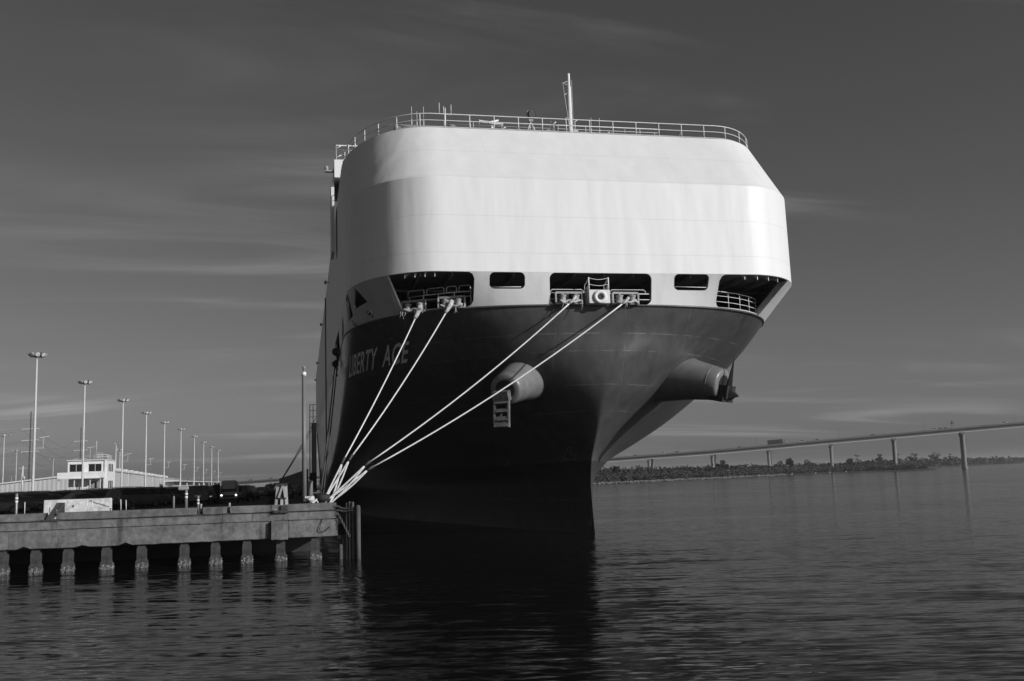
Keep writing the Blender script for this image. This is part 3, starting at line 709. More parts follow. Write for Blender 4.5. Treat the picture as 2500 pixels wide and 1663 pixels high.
# ================================================================== MOORING ROPES
BOL = Vector((1.05, 55.6, GZ))
def sag(a, b, s, n=14): return [tuple(Vector(a).lerp(Vector(b), t) - Vector((0, 0, s * 4 * t * (1 - t)))) for t in np.linspace(0, 1, n)]
ropes = [((7.05, 60.05, 14.30), (2.18, 55.62, 5.09), 'white mooring rope from the outermost roller fairlead of the corner opening'),
         ((8.75, 58.65, 14.30), (2.57, 55.51, 5.23), 'white mooring rope from the inner roller fairlead of the corner opening'),
         ((16.0, 56.95, 14.36), (3.5, 55.36, 4.91), 'long white mooring rope from the fairlead between corner opening and ring chock'),
         ((19.35, 56.95, 14.32), (3.65, 55.37, 4.64), 'longest white mooring rope, crossing the anchor tube from beyond the ring chock')]
for i, (a, j, lab) in enumerate(ropes):
    ro = empty('mooring_rope', BOL + Vector((0, 0, .9)), lab, 'rope', 'white ropes at the bow')
    m = MB(); m.tube(sag(a, j, .22 + .07 * i), .043, 7); m.build('line', 'rope_white', ro)
    d = (Vector(j) - Vector(a)).normalized()
    m = MB(); m.tube([Vector(j) - d * .22, Vector(j) + d * .24], .07, 7); m.build('splice', 'rope_dark', ro)
    inn = Vector(a) + Vector((random.uniform(-.1, .2), 2.5, .15)); m = MB(); m.tube([a, tuple(Vector(a) + Vector((.05, .5, .08))), inn], .052, 6); m.build('inboard_line', 'rope_white', ro)
    for e in (-1, 1):
        tgt = BOL + Vector((e * .22, -.12 + .10 * (i % 2), .30 + .10 * i + (.04 if e > 0 else 0)))
        st_ = Vector(j) + d * .2
        m = MB(); pts = [tuple(st_ + (tgt - st_) * t + Vector((e * .05 * math.sin(math.pi * t), 0, -.08 * math.sin(math.pi * t)))) for t in np.linspace(0, 1, 12)]
        m.tube(pts, .052, 7); m.build('tail', 'rope_tail', ro)
    m = MB(); m.tube([BOL + Vector((.3 * math.cos(q), .3 * math.sin(q), .32 + .09 * i)) for q in np.linspace(0, 2 * math.pi, 15)[:-1]], .06, 6, closed=True); m.build('eye', 'rope_tail', ro)
# dark spring lines from the shoulder, and stern lines
for k, (a, b, lab) in enumerate((((2.55, 79.2, 13.3), (.95, 61.3, 2.5), 'dark spring line from the ship shoulder down to the quay, outer of the pair'),
                                 ((2.72, 79.4, 13.3), (1.1, 61.5, 2.5), 'dark spring line from the ship shoulder down to the quay, nearer the hull'),
                                 ((2.6, 206, 17.2), (-3.0, 101.0, 2.9), 'dark stern line crossing the sky, upper of the pair'),
                                 ((2.6, 206, 16.3), (-3.1, 101.0, 2.8), 'dark stern line crossing the sky, lower of the pair'))):
    m = MB(); m.tube(sag(a, b, .35 if k > 1 else .25, 16), .05 if k < 2 else .055, 5)
    o = m.build('spring_line' if k < 2 else 'stern_line', 'rope_dark', None, b); tag(o, lab, 'rope', 'dark mooring ropes')
def bollard(x, y, lab):
    b = empty('mooring_bollard', (x, y, GZ), lab, 'bollard')
    m = MB(); m.lathe([(.42, 0), (.42, .06), (.26, .10), (.23, .62), (.24, .8)], 18, (x, y, GZ)); m.build('barrel', 'anchor_iron', b)
    m = MB(); m.lathe([(.25, .8), (.42, .88), (.44, 1.0), (.40, 1.16), (.30, 1.22)], 18, (x, y, GZ)); m.build('cap', 'anchor_iron', b)
    return b
bollard(BOL.x, BOL.y, 'dark iron bollard at the quay corner holding the white ropes')
bollard(1.0, 61.6, 'dark iron bollard holding the dark spring lines beside the hull')
bollard(-3.05, 101.0, 'dark iron bollard behind the timber stand holding the stern lines')
# slack rope heap at the bollard foot
m = MB(); r_ = random.Random(5)
for k in range(6): m.tube([(.55 + .28 * math.cos(q + k) * r_.uniform(.5, 1) - .05 * k, 54.6 + .2 * math.sin(q + k), 2.86 + .05 * k + .12 * abs(math.sin(q * 2 + k))) for q in np.linspace(0, 5.2, 12)], .035, 5)
tag(m.build('rope_heap', 'rope_tail', None, (.5, 54.6, 2.84)), 'frayed slack rope heaped on the coping beside the bollard', 'rope')

# ================================================================== THE QUAY END (facing the camera)
q = empty('quay_wall', (-10, 53, 0)); tag(q, kind='structure')
rq = random.Random(3)
XR = 1.72
def rough_box(m, x0, x1, y0, y1, z0, z1, bev, nseg, amp, lowamp=0.):
    """slab with slightly uneven front edges; front face at y0"""
    xs = np.linspace(x0, x1, nseg + 1); rings = []
    for k, x in enumerate(xs):
        e = bev if k in (0, nseg) else 0
        j = lambda a=amp: rq.uniform(-a, a)
        lo = rq.uniform(.4, 1) * lowamp if rq.random() < .07 else rq.uniform(0, lowamp * .12)
        rings.append([(x, y1, z0), (x, y0 + bev + e + j(), z0 + lo + e * .5), (x, y0 + e + j(), z0 + bev + lo + e * .5), (x, y0 + e + j(), z1 - bev), (x, y0 + bev + e + j(), z1 + j(amp * .5)), (x, y1, z1)])
    m.loft([list(reversed(r)) for r in rings], closed=True, caps=True)
    return m
# coping blocks along the top, with two gaps
for a, b in ((-26.0, -20.5), (-20.47, -12.45), (-11.85, -5.25), (-4.95, -3.78), (-3.62, -1.62), (-1.58, XR - .02)):
    m = MB(); rough_box(m, a, b, 53.0, 54.0, 2.50, 2.875, .035, max(3, int((b - a) * 2)), .010, .02); m.build('coping_block', 'quay_coping', q)
# ledge course under it, a little proud
for a, b in ((-26, -18.2), (-18.19, -9.0), (-8.99, -3.98), (-3.96, -2.54), (-2.52, XR)):
    m = MB(); rough_box(m, a, b, 52.93, 54.2, 2.065, 2.45, .02, max(3, int((b - a) * 2)), .012, .02); m.build('fascia_block', 'quay_concrete', q)
m = MB(); m.box(-26, XR - .06, 53.09, 54.2, 2.40, 2.55); m.build('joint_course', 'timber', q)
# deep edge beam
for a, b in ((-26, -14.0), (-13.99, -1.58), (-.74, XR + .06)):
    m = MB(); rough_box(m, a, b, 52.97, 54.2, 1.16, 2.05, .03, max(4, int((b - a) * 3)), .014, .15); m.build('edge_beam', 'quay_concrete', q)
m = MB(); rough_box(m, -1.57, -.75, 52.62, 54.2, 1.10, 2.06, .03, 4, .01, .04); m.build('buttress', 'quay_concrete', q)
# side face of the quay along the ship
m = MB(); m.box(.9, XR - .02, 54.25, 230, 1.2, 2.45, .05); m.build('side_beam', 'quay_concrete', q)
# piles with oysters at the waterline
def oysters(w):
    m = MB(); r = random.Random(9)
    for k in range(330):
        s_ = r.choice((0, 0, 0, 1, 2)); a = r.uniform(-w, w); z = r.uniform(-.06, .36) * r.uniform(.55, 1); off = .02 + .07 * (1 - abs(z - .1))
        p = Vector((a, -w - off * r.random(), z)) if s_ == 0 else Vector(((w + off * r.random()) * (1 if s_ == 1 else -1), a, z))
        d = Vector((r.uniform(-1, 1), r.uniform(-1, .2), r.uniform(-.3, 1))).normalized() * r.uniform(.04, .085); e = Vector((r.uniform(-1, 1), r.uniform(-1, 1), r.uniform(-1, 1))).normalized() * r.uniform(.02, .04); n_ = d.cross(e).normalized() * .018
        i = m.add([p - d * .5, p + e, p + d, p - e, p + n_]); m.face(i, i + 1, i + 4); m.face(i + 1, i + 2, i + 4); m.face(i + 2, i + 3, i + 4); m.face(i + 3, i, i + 4); m.face(i + 3, i + 2, i + 1, i)
    return m
pw = .215
oy0 = None; pile0 = None
for k, (x, dx) in enumerate(((-17.4, 0), (-15.9, 0), (-14.31, 0), (-12.79, .0), (-11.33, .0), (-9.53, .0), (-7.88, 0), (-5.86, 0), (-4.34, 0), (-2.81, 0), (-1.11, 0), (.62, 0))):
    if pile0 is None:
        m = MB(); m.loft([[(sx_ * (pw + .05), sy_ * (pw + .05), z) for sx_, sy_ in ((-1, -1), (1, -1), (1, 1), (-1, 1))] if z < .4 else [(sx_ * pw, sy_ * pw, z) for sx_, sy_ in ((-1, -1), (1, -1), (1, 1), (-1, 1))] for z in (-2.0, .32, .45, .98)], caps=True)
        m.box(-pw * .86, pw * .86, -pw * .86, pw * .86, .98, 1.25)
        pile0 = m.build('pile', 'pile_concrete', None, (0, 0, 0)); pile0.parent = q; pile0.location = (x + 10, .35, 0)
        oy0 = oysters(pw).build('oyster_cluster', 'oyster', None, (0, 0, 0)); oy0['kind'] = 'stuff'; oy0.parent = pile0
    else:
        c = pile0.copy(); COL.objects.link(c); c.location = (x + 10, .35, 0); c.rotation_euler = (0, R(rq.uniform(-1.5, 1.5)), R(rq.choice((0, 180)) if k % 3 else 0))
        oc = oy0.copy(); COL.objects.link(oc); oc.parent = c
        if c.rotation_euler[2] > 1: oc.rotation_euler = (0, 0, math.pi)
        oc.scale = (rq.choice((-1, 1)) * rq.uniform(.95, 1.1), 1, rq.uniform(.8, 1.15))
# stain loop: steel rod bent on the face, and bolts
m = MB(); m.tube([(1.0, 52.92, 2.1), (.86, 52.86, 1.72), (.84, 52.84, 1.52), (.95, 52.84, 1.42), (1.12, 52.85, 1.46), (1.36, 52.92, 1.68)], .02, 5); m.build('bent_rod', 'anchor_iron', q)
# ---- timber fender cluster at the corner
ff = empty('fender_piles', (2.4, 52.8, 0), 'cluster of weathered timber fender piles at the quay corner', 'fender')
for x, y, zt, r in ((2.78, 52.45, 2.72, .125), (2.52, 52.65, 2.9, .075), (2.37, 52.75, 2.92, .06), (2.24, 52.9, 2.86, .09), (2.05, 53.1, 1.15, .1), (1.9, 52.95, .75, .1)):
    m = MB(); m.lathe([(r, -1.5), (r, zt - .12), (r * .85, zt - .03), (r * .5, zt)], 10, (x, y, 0)); m.build('pile', 'timber_pile', ff)
for z in (2.15, 1.9, 1.1):
    m = MB(); m.beam((1.75, 53.3, z), (2.72, 52.62, z), .14, .2); m.build('waling', 'timber', ff)
def chain(name, pts, lab, r=.05, parent=None):
    ch = empty(name, pts[0], lab, 'chain', 'fender chains at the quay corner')
    pts = [Vector(p) for p in pts]; L = [0]
    for a, b in zip(pts[:-1], pts[1:]): L.append(L[-1] + (b - a).length)
    me = None; d = 0; k = 0
    while d < L[-1] - .05:
        i = max(j for j in range(len(L)) if L[j] <= d); i = min(i, len(pts) - 2); p = pts[i].lerp(pts[i + 1], (d - L[i]) / (L[i + 1] - L[i])); dr = (pts[i + 1] - pts[i]).normalized()
        if me is None:
            mm = MB(); mm.tube([(1.5 * r * math.cos(q_) * (1.0), .85 * r * math.sin(q_), 0) for q_ in np.linspace(0, 2 * math.pi, 11)[:-1]], r * .32, 5, closed=True); ob = mm.build('link', 'chain_iron', None, (0, 0, 0)); me = ob.data
        else: ob = bpy.data.objects.new('link', me); COL.objects.link(ob)
        ob.parent = ch; ob.location = p - pts[0]; ob.rotation_mode = 'QUATERNION'
        ob.rotation_quaternion = dr.to_track_quat('X', 'Z') @ Matrix.Rotation(math.pi / 2 * (k % 2), 3, 'X').to_quaternion()
        d += r * 2.1; k += 1
chain('fender_chain', [(1.72, 52.9, 2.72), (2.0, 52.85, 2.58), (2.35, 52.7, 2.55), (2.6, 52.55, 2.6)], 'rusty chain strung from the quay corner to the fender piles, uppermost')
chain('fender_chain', [(1.72, 52.88, 2.5), (2.1, 52.8, 2.42), (2.62, 52.5, 2.47)], 'rusty chain strung from the quay corner to the fender piles, just below the uppermost')
chain('fender_chain', [(1.78, 52.86, 2.3), (1.95, 52.75, 1.98), (2.15, 52.65, 1.55), (2.36, 52.6, 1.12)], 'rusty chain slanting down across the fender piles to the water side', .055)
chain('fender_chain', [(1.80, 52.95, 2.62), (2.2, 52.9, 2.48), (2.5, 52.75, 2.52)], 'rusty chain strung behind the others at the quay corner')

# ---- things standing on the quay end
br_ = empty('concrete_barrier', (-11.3, 55.1, GZ), 'white precast concrete barrier block standing behind the coping', 'barrier')
m = MB(); rings = []
for x, e in ((-12.92, .03), (-12.89, 0), (-9.70, 0), (-9.66, .03)):
    rings.append([(x, 54.72 + e, GZ), (x, 55.48 - e, GZ), (x, 55.44 - e, GZ + .35), (x, 55.25 - e, GZ + .62), (x, 55.21 - e, 3.50 - e), (x, 54.99 + e, 3.50 - e), (x, 54.95 + e, GZ + .62), (x, 54.76 + e, GZ + .35)])
m.loft([list(reversed(r)) for r in rings], caps=True); m.build('block', 'barrier_concrete', br_)
m = MB(); m.tube([(-10.7, 54.93, 3.42), (-10.4, 54.93, 3.28), (-10.0, 54.92, 3.16), (-9.75, 54.92, 3.06)], .012, 4); m.build('crack', 'black_paint', br_)
m = MB(); m.lathe([(.05, 0), (.03, .03)], 8, (-11.5, 54.96, 3.15), (0, -1, 0)); m.build('lifting_hole', 'black_paint', br_)
stk = None
SL = ['thin white stake beside the banded pipe post, nearest that post', 'thin white stake between the banded pipe post and the concrete barrier', 'thin white stake at the end of the barrier beside the leaning timber', 'thin white stake just behind the leaning timber',
      'thin white stake in front of the barrier, on the side away from its crack', 'thin white stake in front of the crack in the barrier', 'thin white stake just past the barrier end, nearer the barrier', 'thin white stake just past the barrier end, farther from the barrier']
for (x, h), lab in zip(((-13.89, 3.46), (-13.51, 3.45), (-12.35, 3.44), (-11.99, 3.44), (-10.58, 3.44), (-10.35, 3.40), (-9.0, 3.42), (-8.75, 3.38)), SL):
    m = MB(); y = 53.85; tl = random.uniform(-.02, .02); m.tube([(x, y, 2.87), (x + tl, y, h)], .02, 6); o = m.build('marker_stake', 'plastic_white', None, (x, y, 2.87)); tag(o, lab, 'stake', 'white stakes along the coping')
def pipe_post(x, y, h, r, lab, bands=True, box=False, mat='pipe_grey'):
    p = empty('pipe_post', (x, y, GZ), lab, 'post'); m = MB(); m.lathe([(r, 0), (r, h - .04), (r * .7, h)], 12, (x, y, GZ)); m.build('pipe', mat, p)
    if bands:
        for z in (h - .30, h - .47):
            m = MB(); m.lathe([(r * 1.06, z), (r * 1.06, z + .10)], 12, (x, y, GZ)); m.build('reflective_band', 'plastic_white', p)
    if box: m = MB(); m.box(x - .42, x + .12, y - .12, y + .12, GZ + h - .04, GZ + h + .16, .04); m.build('junction_box', 'steel_grey', p)
pipe_post(-14.33, 55.5, 1.79, .075, 'grey pipe post with pale bands standing among the parked cars near the stakes')
pipe_post(-6.03, 55.5, 1.72, .075, 'grey pipe post with pale bands carrying a junction box on top', True, True)
pipe_post(-6.9, 57.5, 1.38, .06, 'plain dark pipe post beside the banded post with the box', False)
pipe_post(-5.65, 57.8, 1.34, .065, 'short pipe post with pale bands behind the small cleat on the coping', True)
def cleat(x, lab):
    c = empty('coping_pin', (x, 53.3, 2.5), lab, 'post'); m = MB(); m.tube([(x, 53.3, 2.5), (x + .01, 53.28, 3.0), (x + .012, 53.28, 3.06)], .055, 7); m.build('pin', 'steel_grey', c); m = MB(); m.beam((x - .18, 53.25, 2.5), (x + .12, 53.25, 2.62), .1, .12); m.build('wedge', 'timber', c)
cleat(-5.08, 'stubby rusted pin standing in the gap of the coping below the banded posts'); cleat(-3.68, 'stubby rusted pin standing in the coping gap in front of the van')
for x in (-9.45, -8.4):
    m = MB(); m.tube([(x, 53.6, 2.87), (x, 53.6, 2.97)], .02, 6); m.box(x - .07, x + .07, 53.55, 53.65, 2.965, 2.99); tag(m.build('small_cleat', 'anchor_iron', None, (x, 53.6, 2.87)), 'tiny T-shaped iron cleat on the coping ' + ('next to the barrier end' if x < -9 else 'past the two stakes'), 'cleat')
# leaning timber fender frame in the first coping gap
lt = empty('leaning_timber', (-12.1, 53.2, 2.5), 'broken dark timbers leaning up out of the coping gap before the barrier', 'timber')
for x0, x1, z1, w in ((-12.32, -11.90, 3.34, .10), (-12.22, -11.78, 3.34, .09), (-12.10, -11.62, 3.32, .10)):
    m = MB(); m.beam((x0, 53.1, 2.52), (x1, 53.5, z1), w, .12, (0, 1, 0)); m.build('plank', 'timber', lt)
m = MB(); m.box(-11.95, -11.58, 53.42, 53.52, 2.88, 3.36, .01); m.build('board', 'timber', lt)
m = MB(); m.box(-11.93, -11.84, 53.30, 53.34, 2.55, 3.02); m.build('paint_tag', 'plastic_white', lt)
m = MB(); m.box(-12.45, -11.75, 52.9, 53.2, 2.44, 2.53, .02); m.build('rotten_sill', 'timber', lt)
# timber stand (A-shaped fender ladder) above the buttress
ts = empty('timber_stand', (-1.1, 53.2, 2.5), 'weathered pale timber stand of upright planks above the quay buttress', 'timber')
for a, b, w, mt in (((-1.38, 53.05, 2.55), (-1.26, 53.25, 3.86), .14, 'timber_pale'), ((-.80, 53.05, 2.55), (-.86, 53.25, 3.86), .15, 'timber_pale'), ((-1.08, 52.98, 2.55), (-1.06, 53.2, 3.30), .13, 'timber_pale'), ((-1.22, 53.0, 3.22), (-1.02, 53.16, 3.86), .10, 'timber_pale'), ((-.88, 53.0, 3.22), (-1.0, 53.16, 3.86), .10, 'timber_pale'), ((-.93, 53.12, 2.55), (-.93, 53.2, 3.30), .16, 'timber')):
    m = MB(); m.beam(a, b, w, .10, (0, 1, 0)); m.build('plank', mt, ts)
m = MB(); i = m.add([(-1.26, 53.10, 3.22), (-.86, 53.10, 3.22), (-1.03, 53.22, 3.80)]); m.face(i, i + 1, i + 2); m.box(-1.3, -.84, 53.06, 53.14, 3.16, 3.23); m.build('gusset', 'timber', ts)
m = MB(); m.box(-1.36, -.78, 53.08, 53.3, 3.84, 3.94, .02); m.build('head_block', 'timber', ts)
m = MB(); m.box(-1.5, -.72, 52.74, 53.12, 2.46, 2.6, .02); m.build('foot_block', 'timber', ts)
m = MB(); m.box(-1.1, -.76, 52.86, 53.0, 2.6, 2.84, .02); m.build('foot_block', 'timber', ts)
# tall pipe pole with a light cap and its dark neighbour
tp = empty('tall_pipe_pole', (.05, 56.6, GZ), 'tall plain grey pipe pole with white cap beside the ship', 'pole')
m = MB(); m.lathe([(.125, 0), (.115, 7.8)], 18, (.08, 56.6, GZ)); m.build('pipe', 'pipe_grey', tp)
m = MB(); m.lathe([(.13, 7.8), (.13, 8.0), (.08, 8.02)], 18, (.08, 56.6, GZ)); m.build('white_collar', 'plastic_white', tp)
m = MB(); m.lathe([(.07, 8.02), (.07, 8.25), (.085, 8.26), (.085, 8.33)], 12, (.08, 56.6, GZ)); m.build('lantern', 'steel_grey', tp)
m = MB(); m.lathe([(.14, 0), (.14, 1.9), (.11, 1.98)], 14, (.42, 57.6, GZ)); tag(m.build('short_pipe_pile', 'pipe_grey', None, (.52, 57.6, GZ)), 'short dark pipe pile standing right behind the tall pipe pole', 'post')

# ================================================================== THE YARD
# ---- high-mast floodlights
def mast_light(loc, H_, n=8, r=.23, ring=1.15, label=None, group=None, cam_arm=True, thin=1.):
    p = empty('floodlight_mast', loc, label, 'light mast', group); x, y, z = loc
    m = MB(); m.lathe([(r * 1.5, 0), (r, .6), (r * .92, H_ * .4), (r * .6, H_)], 10, loc); m.build('pole', 'pole_steel', p)
    m = MB(); m.tube([(x + ring * .6 * math.cos(q), y + ring * .6 * math.sin(q), z + H_ - .3) for q in np.linspace(0, 2 * math.pi, 11)[:-1]], .09, 5, closed=True); m.beam((x - ring * .6, y, z + H_ - .3), (x + ring * .6, y, z + H_ - .3), .14, .14); m.beam((x, y - ring * .6, z + H_ - .3), (x, y + ring * .6, z + H_ - .3), .14, .14); m.build('head_ring', 'lamp_metal', p)
    for k in range(n):
        q = 2 * math.pi * k / n + .3; c = Vector((x + ring * math.cos(q), y + ring * math.sin(q), z + H_ + .05)); o = Vector((math.cos(q), math.sin(q), -.75)).normalized()
        m = MB(); m.lathe([(.16, -.42), (.26, -.2), (.40, .16), (.42, .22)], 10, c, o); fl_ = m.build('floodlight', 'lamp_metal', p)
        m = MB(); m.lathe([(.39, .215), (.35, .24)], 10, c, o); m.build('lens', 'lamp_glass', fl_)
    if cam_arm:
        hz = H_ * .37; m = MB(); m.beam((x, y, z + hz), (x + 1.7, y - .2, z + hz), .10, .10); m.beam((x + 1.45, y - .2, z + hz), (x + 1.5, y - .2, z + hz + 1.7), .08, .08); m.beam((x + .9, y - .2, z + hz + 1.75), (x + 2.4, y - .2, z + hz + 1.95), .3, .14); m.build('camera_arm', 'pole_steel', p)
    return p
P0 = mast_light((-44.7, 182.7, GZ), 25.4, label='tallest floodlight mast of the row, close to the utility pole', group='row of floodlight masts')
ML = ['floodlight mast standing in front of the white control building', 'floodlight mast just past the control building end', 'floodlight mast second past the control building', 'floodlight mast third past the control building',
      'floodlight mast fourth past the control building, before the canopy shed', 'floodlight mast fifth past the control building', 'floodlight mast sixth past the control building', 'floodlight mast seventh past the control building', 'last and smallest floodlight mast of the row, next to the van']
for (x, y), lab in zip(((-46.3, 229.5), (-46.3, 277), (-47.2, 323.6), (-48.1, 372.3), (-47.6, 417), (-48.6, 477.7), (-50.4, 541), (-51.8, 605), (-52.9, 665)), ML):
    copy_tree(P0, (x, y, GZ), 0, lab)
P1 = mast_light((-105.8, 391, GZ), 23.0, n=4, r=.2, ring=1.8, label='slender four-headed light mast far beyond the utility pole, taller of two', group='distant light masts', cam_arm=False)
for (x, y, h), lab in zip(((-132.3, 510, 22.2), (-137.7, 605, 20.7), (-229.8, 873, 16), (-249.8, 980, 20.5)), ('slender four-headed light mast far beyond the utility pole, shorter of two', 'slender light mast seen over the low gable roof, between utility pole and control building', 'tiny distant light mast beside the low roof, fainter one', 'tiny distant light mast beside the utility pole foot')):
    c = copy_tree(P1, (x, y, GZ), 0, lab); c.scale = (1, 1, h / 23.0)
P2 = mast_light((-77.2, 447, GZ), 21.5, n=3, r=.25, ring=1.2, label='dark-headed light mast standing behind the warehouse roof, tallest of three', group='dark light masts behind the warehouse', cam_arm=False)
copy_tree(P2, (-86.4, 511, GZ), .8, 'dark-headed light mast standing behind the warehouse roof, middle of three'); copy_tree(P2, (-99.5, 597, GZ), 1.4, 'dark-headed light mast standing behind the warehouse roof, smallest of three')
# ---- utility poles with wires
def upole(loc, top, lab):
    p = empty('utility_pole', loc, lab, 'utility pole', 'utility poles behind the yard'); x, y, z = loc
    m = MB(); m.lathe([(.30, 0), (.27, (top - z) * .3), (.17, top - z)], 10, loc); m.build('pole', 'wood_pole', p)
    for dz in (5.8, 9.6, 13.3):
        m = MB(); m.beam((x - 2.7, y, top - dz), (x + 2.7, y, top - dz + .2), .16, .16); m.build('crossarm', 'pole_steel', p)
        for e in (-2.6, 2.6): m = MB(); m.lathe([(.1, 0), (.2, .1), (.2, .4), (.1, .6)], 6, (x + e, y, top - dz - .55)); m.build('insulator', 'steel_grey', p)
upole((-88.3, 355.7, GZ), 30.9, 'dark utility pole with three crossarms beside the tallest floodlight mast'); upole((-91.7, 449.3, GZ), 30.9, 'dark utility pole behind the control building roof')
wl = ['upper', 'middle', 'lower']
for k, dz in enumerate((5.8, 9.6, 13.3)):
    for e in (-2.6, 2.6):
        m = MB(); m.tube(sag((-88.3 + e, 355.7, 30.9 - dz), (-91.7 + e, 449.3, 30.9 - dz), 4.5, 16), .035, 3); tag(m.build('power_line', 'wire', None, (-88.3 + e, 355.7, 30.9 - dz)), f'thin sagging {wl[k]} power line strung between the two utility poles', 'power line', f'{wl[k]} power lines between the poles')
        m = MB(); m.tube(sag((-88.3 + e, 355.7, 30.9 - dz), (-165 + e, 310, 31.5 - dz), 4.0, 14), .035, 3); tag(m.build('power_line', 'wire', None, (-88.3 + e, 355.7, 30.9 - dz)), f'thin {wl[k]} power line running from the utility pole away over the low roof', 'power line', f'{wl[k]} power lines off the first pole')
m = MB(); m.lathe([(.28, 0), (.2, 8.5)], 8, (-66.5, 262, GZ)); m.beam((-67.3, 262, GZ + 8), (-65.7, 262, GZ + 8), .12, .12); m.lathe([(.25, 0), (.25, .8)], 8, (-66.1, 261.8, GZ + 5.2)); tag(m.build('service_pole', 'pole_steel', None, (-66.5, 262, GZ)), 'short pale service pole with transformer at the low gable roof', 'pole')

# ---- two-storey control building
cb = empty('control_building', (-49, 247, GZ), 'white two-storey control building with flat roof and dark windows', 'building')
def wallbox(x0, x1, y0, y1, z0, z1, name, mat='stucco'): m = MB(); m.box(x0, x1, y0, y1, z0, z1); return m.build(name, mat, cb)
wallbox(-52.9, -44.3, 246.2, 256, 7.45, 11.0, 'upper_storey')
wallbox(-44.9, -44.3, 245.9, 246.2, GZ, 11.0, 'corner_wall')
wallbox(-52.9, -44.3, 247.2, 256, GZ, 7.44, 'lower_storey')
wallbox(-54.6, -45.0, 243.9, 250, 7.0, 8.35, 'balcony_parapet')
wallbox(-54.5, -45.4, 243.6, 243.88, 6.85, 7.05, 'canopy_fascia', 'stucco_trim')
wallbox(-53.05, -44.15, 245.8, 256.2, 11.0, 11.22, 'roof_edge', 'stucco_trim')
for x in (-54.3, -51.0, -47.6, -45.4):
    m = MB(); m.box(x - .1, x + .1, 244.2, 244.4, GZ, 6.9); m.build('post', 'stucco_trim', cb)
for x0, x1 in ((-52.4, -49.7), (-48.3, -45.6)):
    m = MB(); m.box(x0, x1, 246.10, 246.19, 8.5, 10.2); w = m.build('window', 'glass_dark', cb)
    m = MB(); xm = (x0 + x1) / 2; m.box(xm - .04, xm + .04, 246.05, 246.10, 8.5, 10.2); m.box(x0 - .1, x1 + .1, 246.04, 246.10, 8.38, 8.5); m.box(x0 - .1, x1 + .1, 246.04, 246.10, 10.2, 10.3); m.build('frame', 'stucco_trim', w)
m = MB(); m.box(-48.3, -45.6, 247.1, 247.19, 4.6, 6.2); w = m.build('window', 'glass_dark', cb)
for x0, x1 in ((-48.1, -47.2), (-46.7, -45.8)): m = MB(); m.box(x0, x1, 247.04, 247.1, 4.7, 6.05); m.build('blind', 'steel_grey', w)
m = MB(); m.box(-51.1, -50.8, 247.1, 247.19, GZ, 5.6); m.build('downpipe', 'steel_grey', cb)
m = MB(); m.box(-52.6, -51.4, 247.1, 247.19, GZ, 5.4); m.build('door', 'stucco_trim', cb)
for z in (8.45, 4.55):
    for x in (-44.9 + .0,):
        for yy in (247.6, 249.6, 251.6):
            m = MB(); m.box(-44.3, -44.22, yy, yy + 1.0, z, z + 1.75); m.build('window', 'glass_dark', cb)
m = MB()
for yy in np.arange(246.3, 253, 1.1): m.tube([(-44.6, yy, 11.22), (-44.6, yy, 12.3)], .04, 4)
for x in np.arange(-48.2, -44.5, .9): m.tube([(x, 246.3, 11.22), (x, 246.3, 12.3)], .04, 4)
m.tube([(-48.2, 246.3, 12.3), (-44.6, 246.3, 12.3), (-44.6, 252.9, 12.3)], .05, 4); m.tube([(-48.2, 246.3, 11.8), (-44.6, 246.3, 11.8), (-44.6, 252.9, 11.8)], .04, 4); m.build('roof_railing', 'rail_white', cb)
m = MB(); m.box(-47.3, -45.8, 248, 249.5, 11.22, 12.9); m.build('roof_unit', 'steel_grey', cb)
m = MB(); m.tube([(-47.2, 248.4, 12.9), (-47.2, 248.4, 15.6)], .06, 5); m.build('antenna', 'rail_white', cb)
# side windows seen on the narrow face towards the ship
for z in (8.45, 4.55):
    for x0 in (-44.0,): pass
# ---- long corrugated warehouse: gable end and a side wall that runs away along the yard
def yard(u, v):   # yard axis leans 3.65 degrees to the left of the ship's
    a = R(-3.65); return (-49.6 + u * math.cos(a) + v * math.sin(a), 283 - u * math.sin(a) + v * math.cos(a))
wh = empty('warehouse', (*yard(-20, 0), GZ), 'long pale corrugated warehouse with roof vents behind the control building', 'building')
m = MB(); EZ, RZ = 9.3, 13.5
def corr(m, a, b, z0, zf, pitch=.55, amp=.05):
    L = math.dist(a, b); n = int(L / pitch); d = ((b[0] - a[0]) / L, (b[1] - a[1]) / L); nn = (d[1], -d[0]); prev = None
    for k in range(n * 2 + 1):
        t = k / (n * 2); off = amp if k % 4 in (1, 2) else 0; p = (a[0] + (b[0] - a[0]) * t + nn[0] * off, a[1] + (b[1] - a[1]) * t + nn[1] * off)
        z1 = zf(t); i = m.add([(p[0], p[1], z0), (p[0], p[1], z1)])
        if prev is not None: m.face(prev, i, i + 1, prev + 1)
        prev = i
corr(m, yard(0, 0), yard(0, 330), GZ, lambda t: EZ); m.build('side_wall', 'metal_siding', wh)
m = MB(); corr(m, yard(-46, 0), yard(0, 0), GZ, lambda t: 4.9 + (EZ - 4.9) * min(1, t * 1.08)); m.build('gable_wall', 'metal_siding', wh)
m = MB(); A_, B_, C_, D_ = yard(.4, -.5), yard(.4, 330), yard(-46.5, 330), yard(-46.5, -.5)
i = m.add([(*A_, EZ + .12), (*B_, EZ + .12), (*C_, 5.0), (*D_, 5.0), (*A_, EZ - .2), (*B_, EZ - .2), (*C_, 4.7), (*D_, 4.7)])
for f in ((0, 1, 2, 3), (7, 6, 5, 4), (0, 4, 5, 1), (3, 7, 4, 0), (1, 5, 6, 2), (2, 6, 7, 3)): m.face(*[i + q for q in f])
m.build('roof', 'metal_roof', wh)
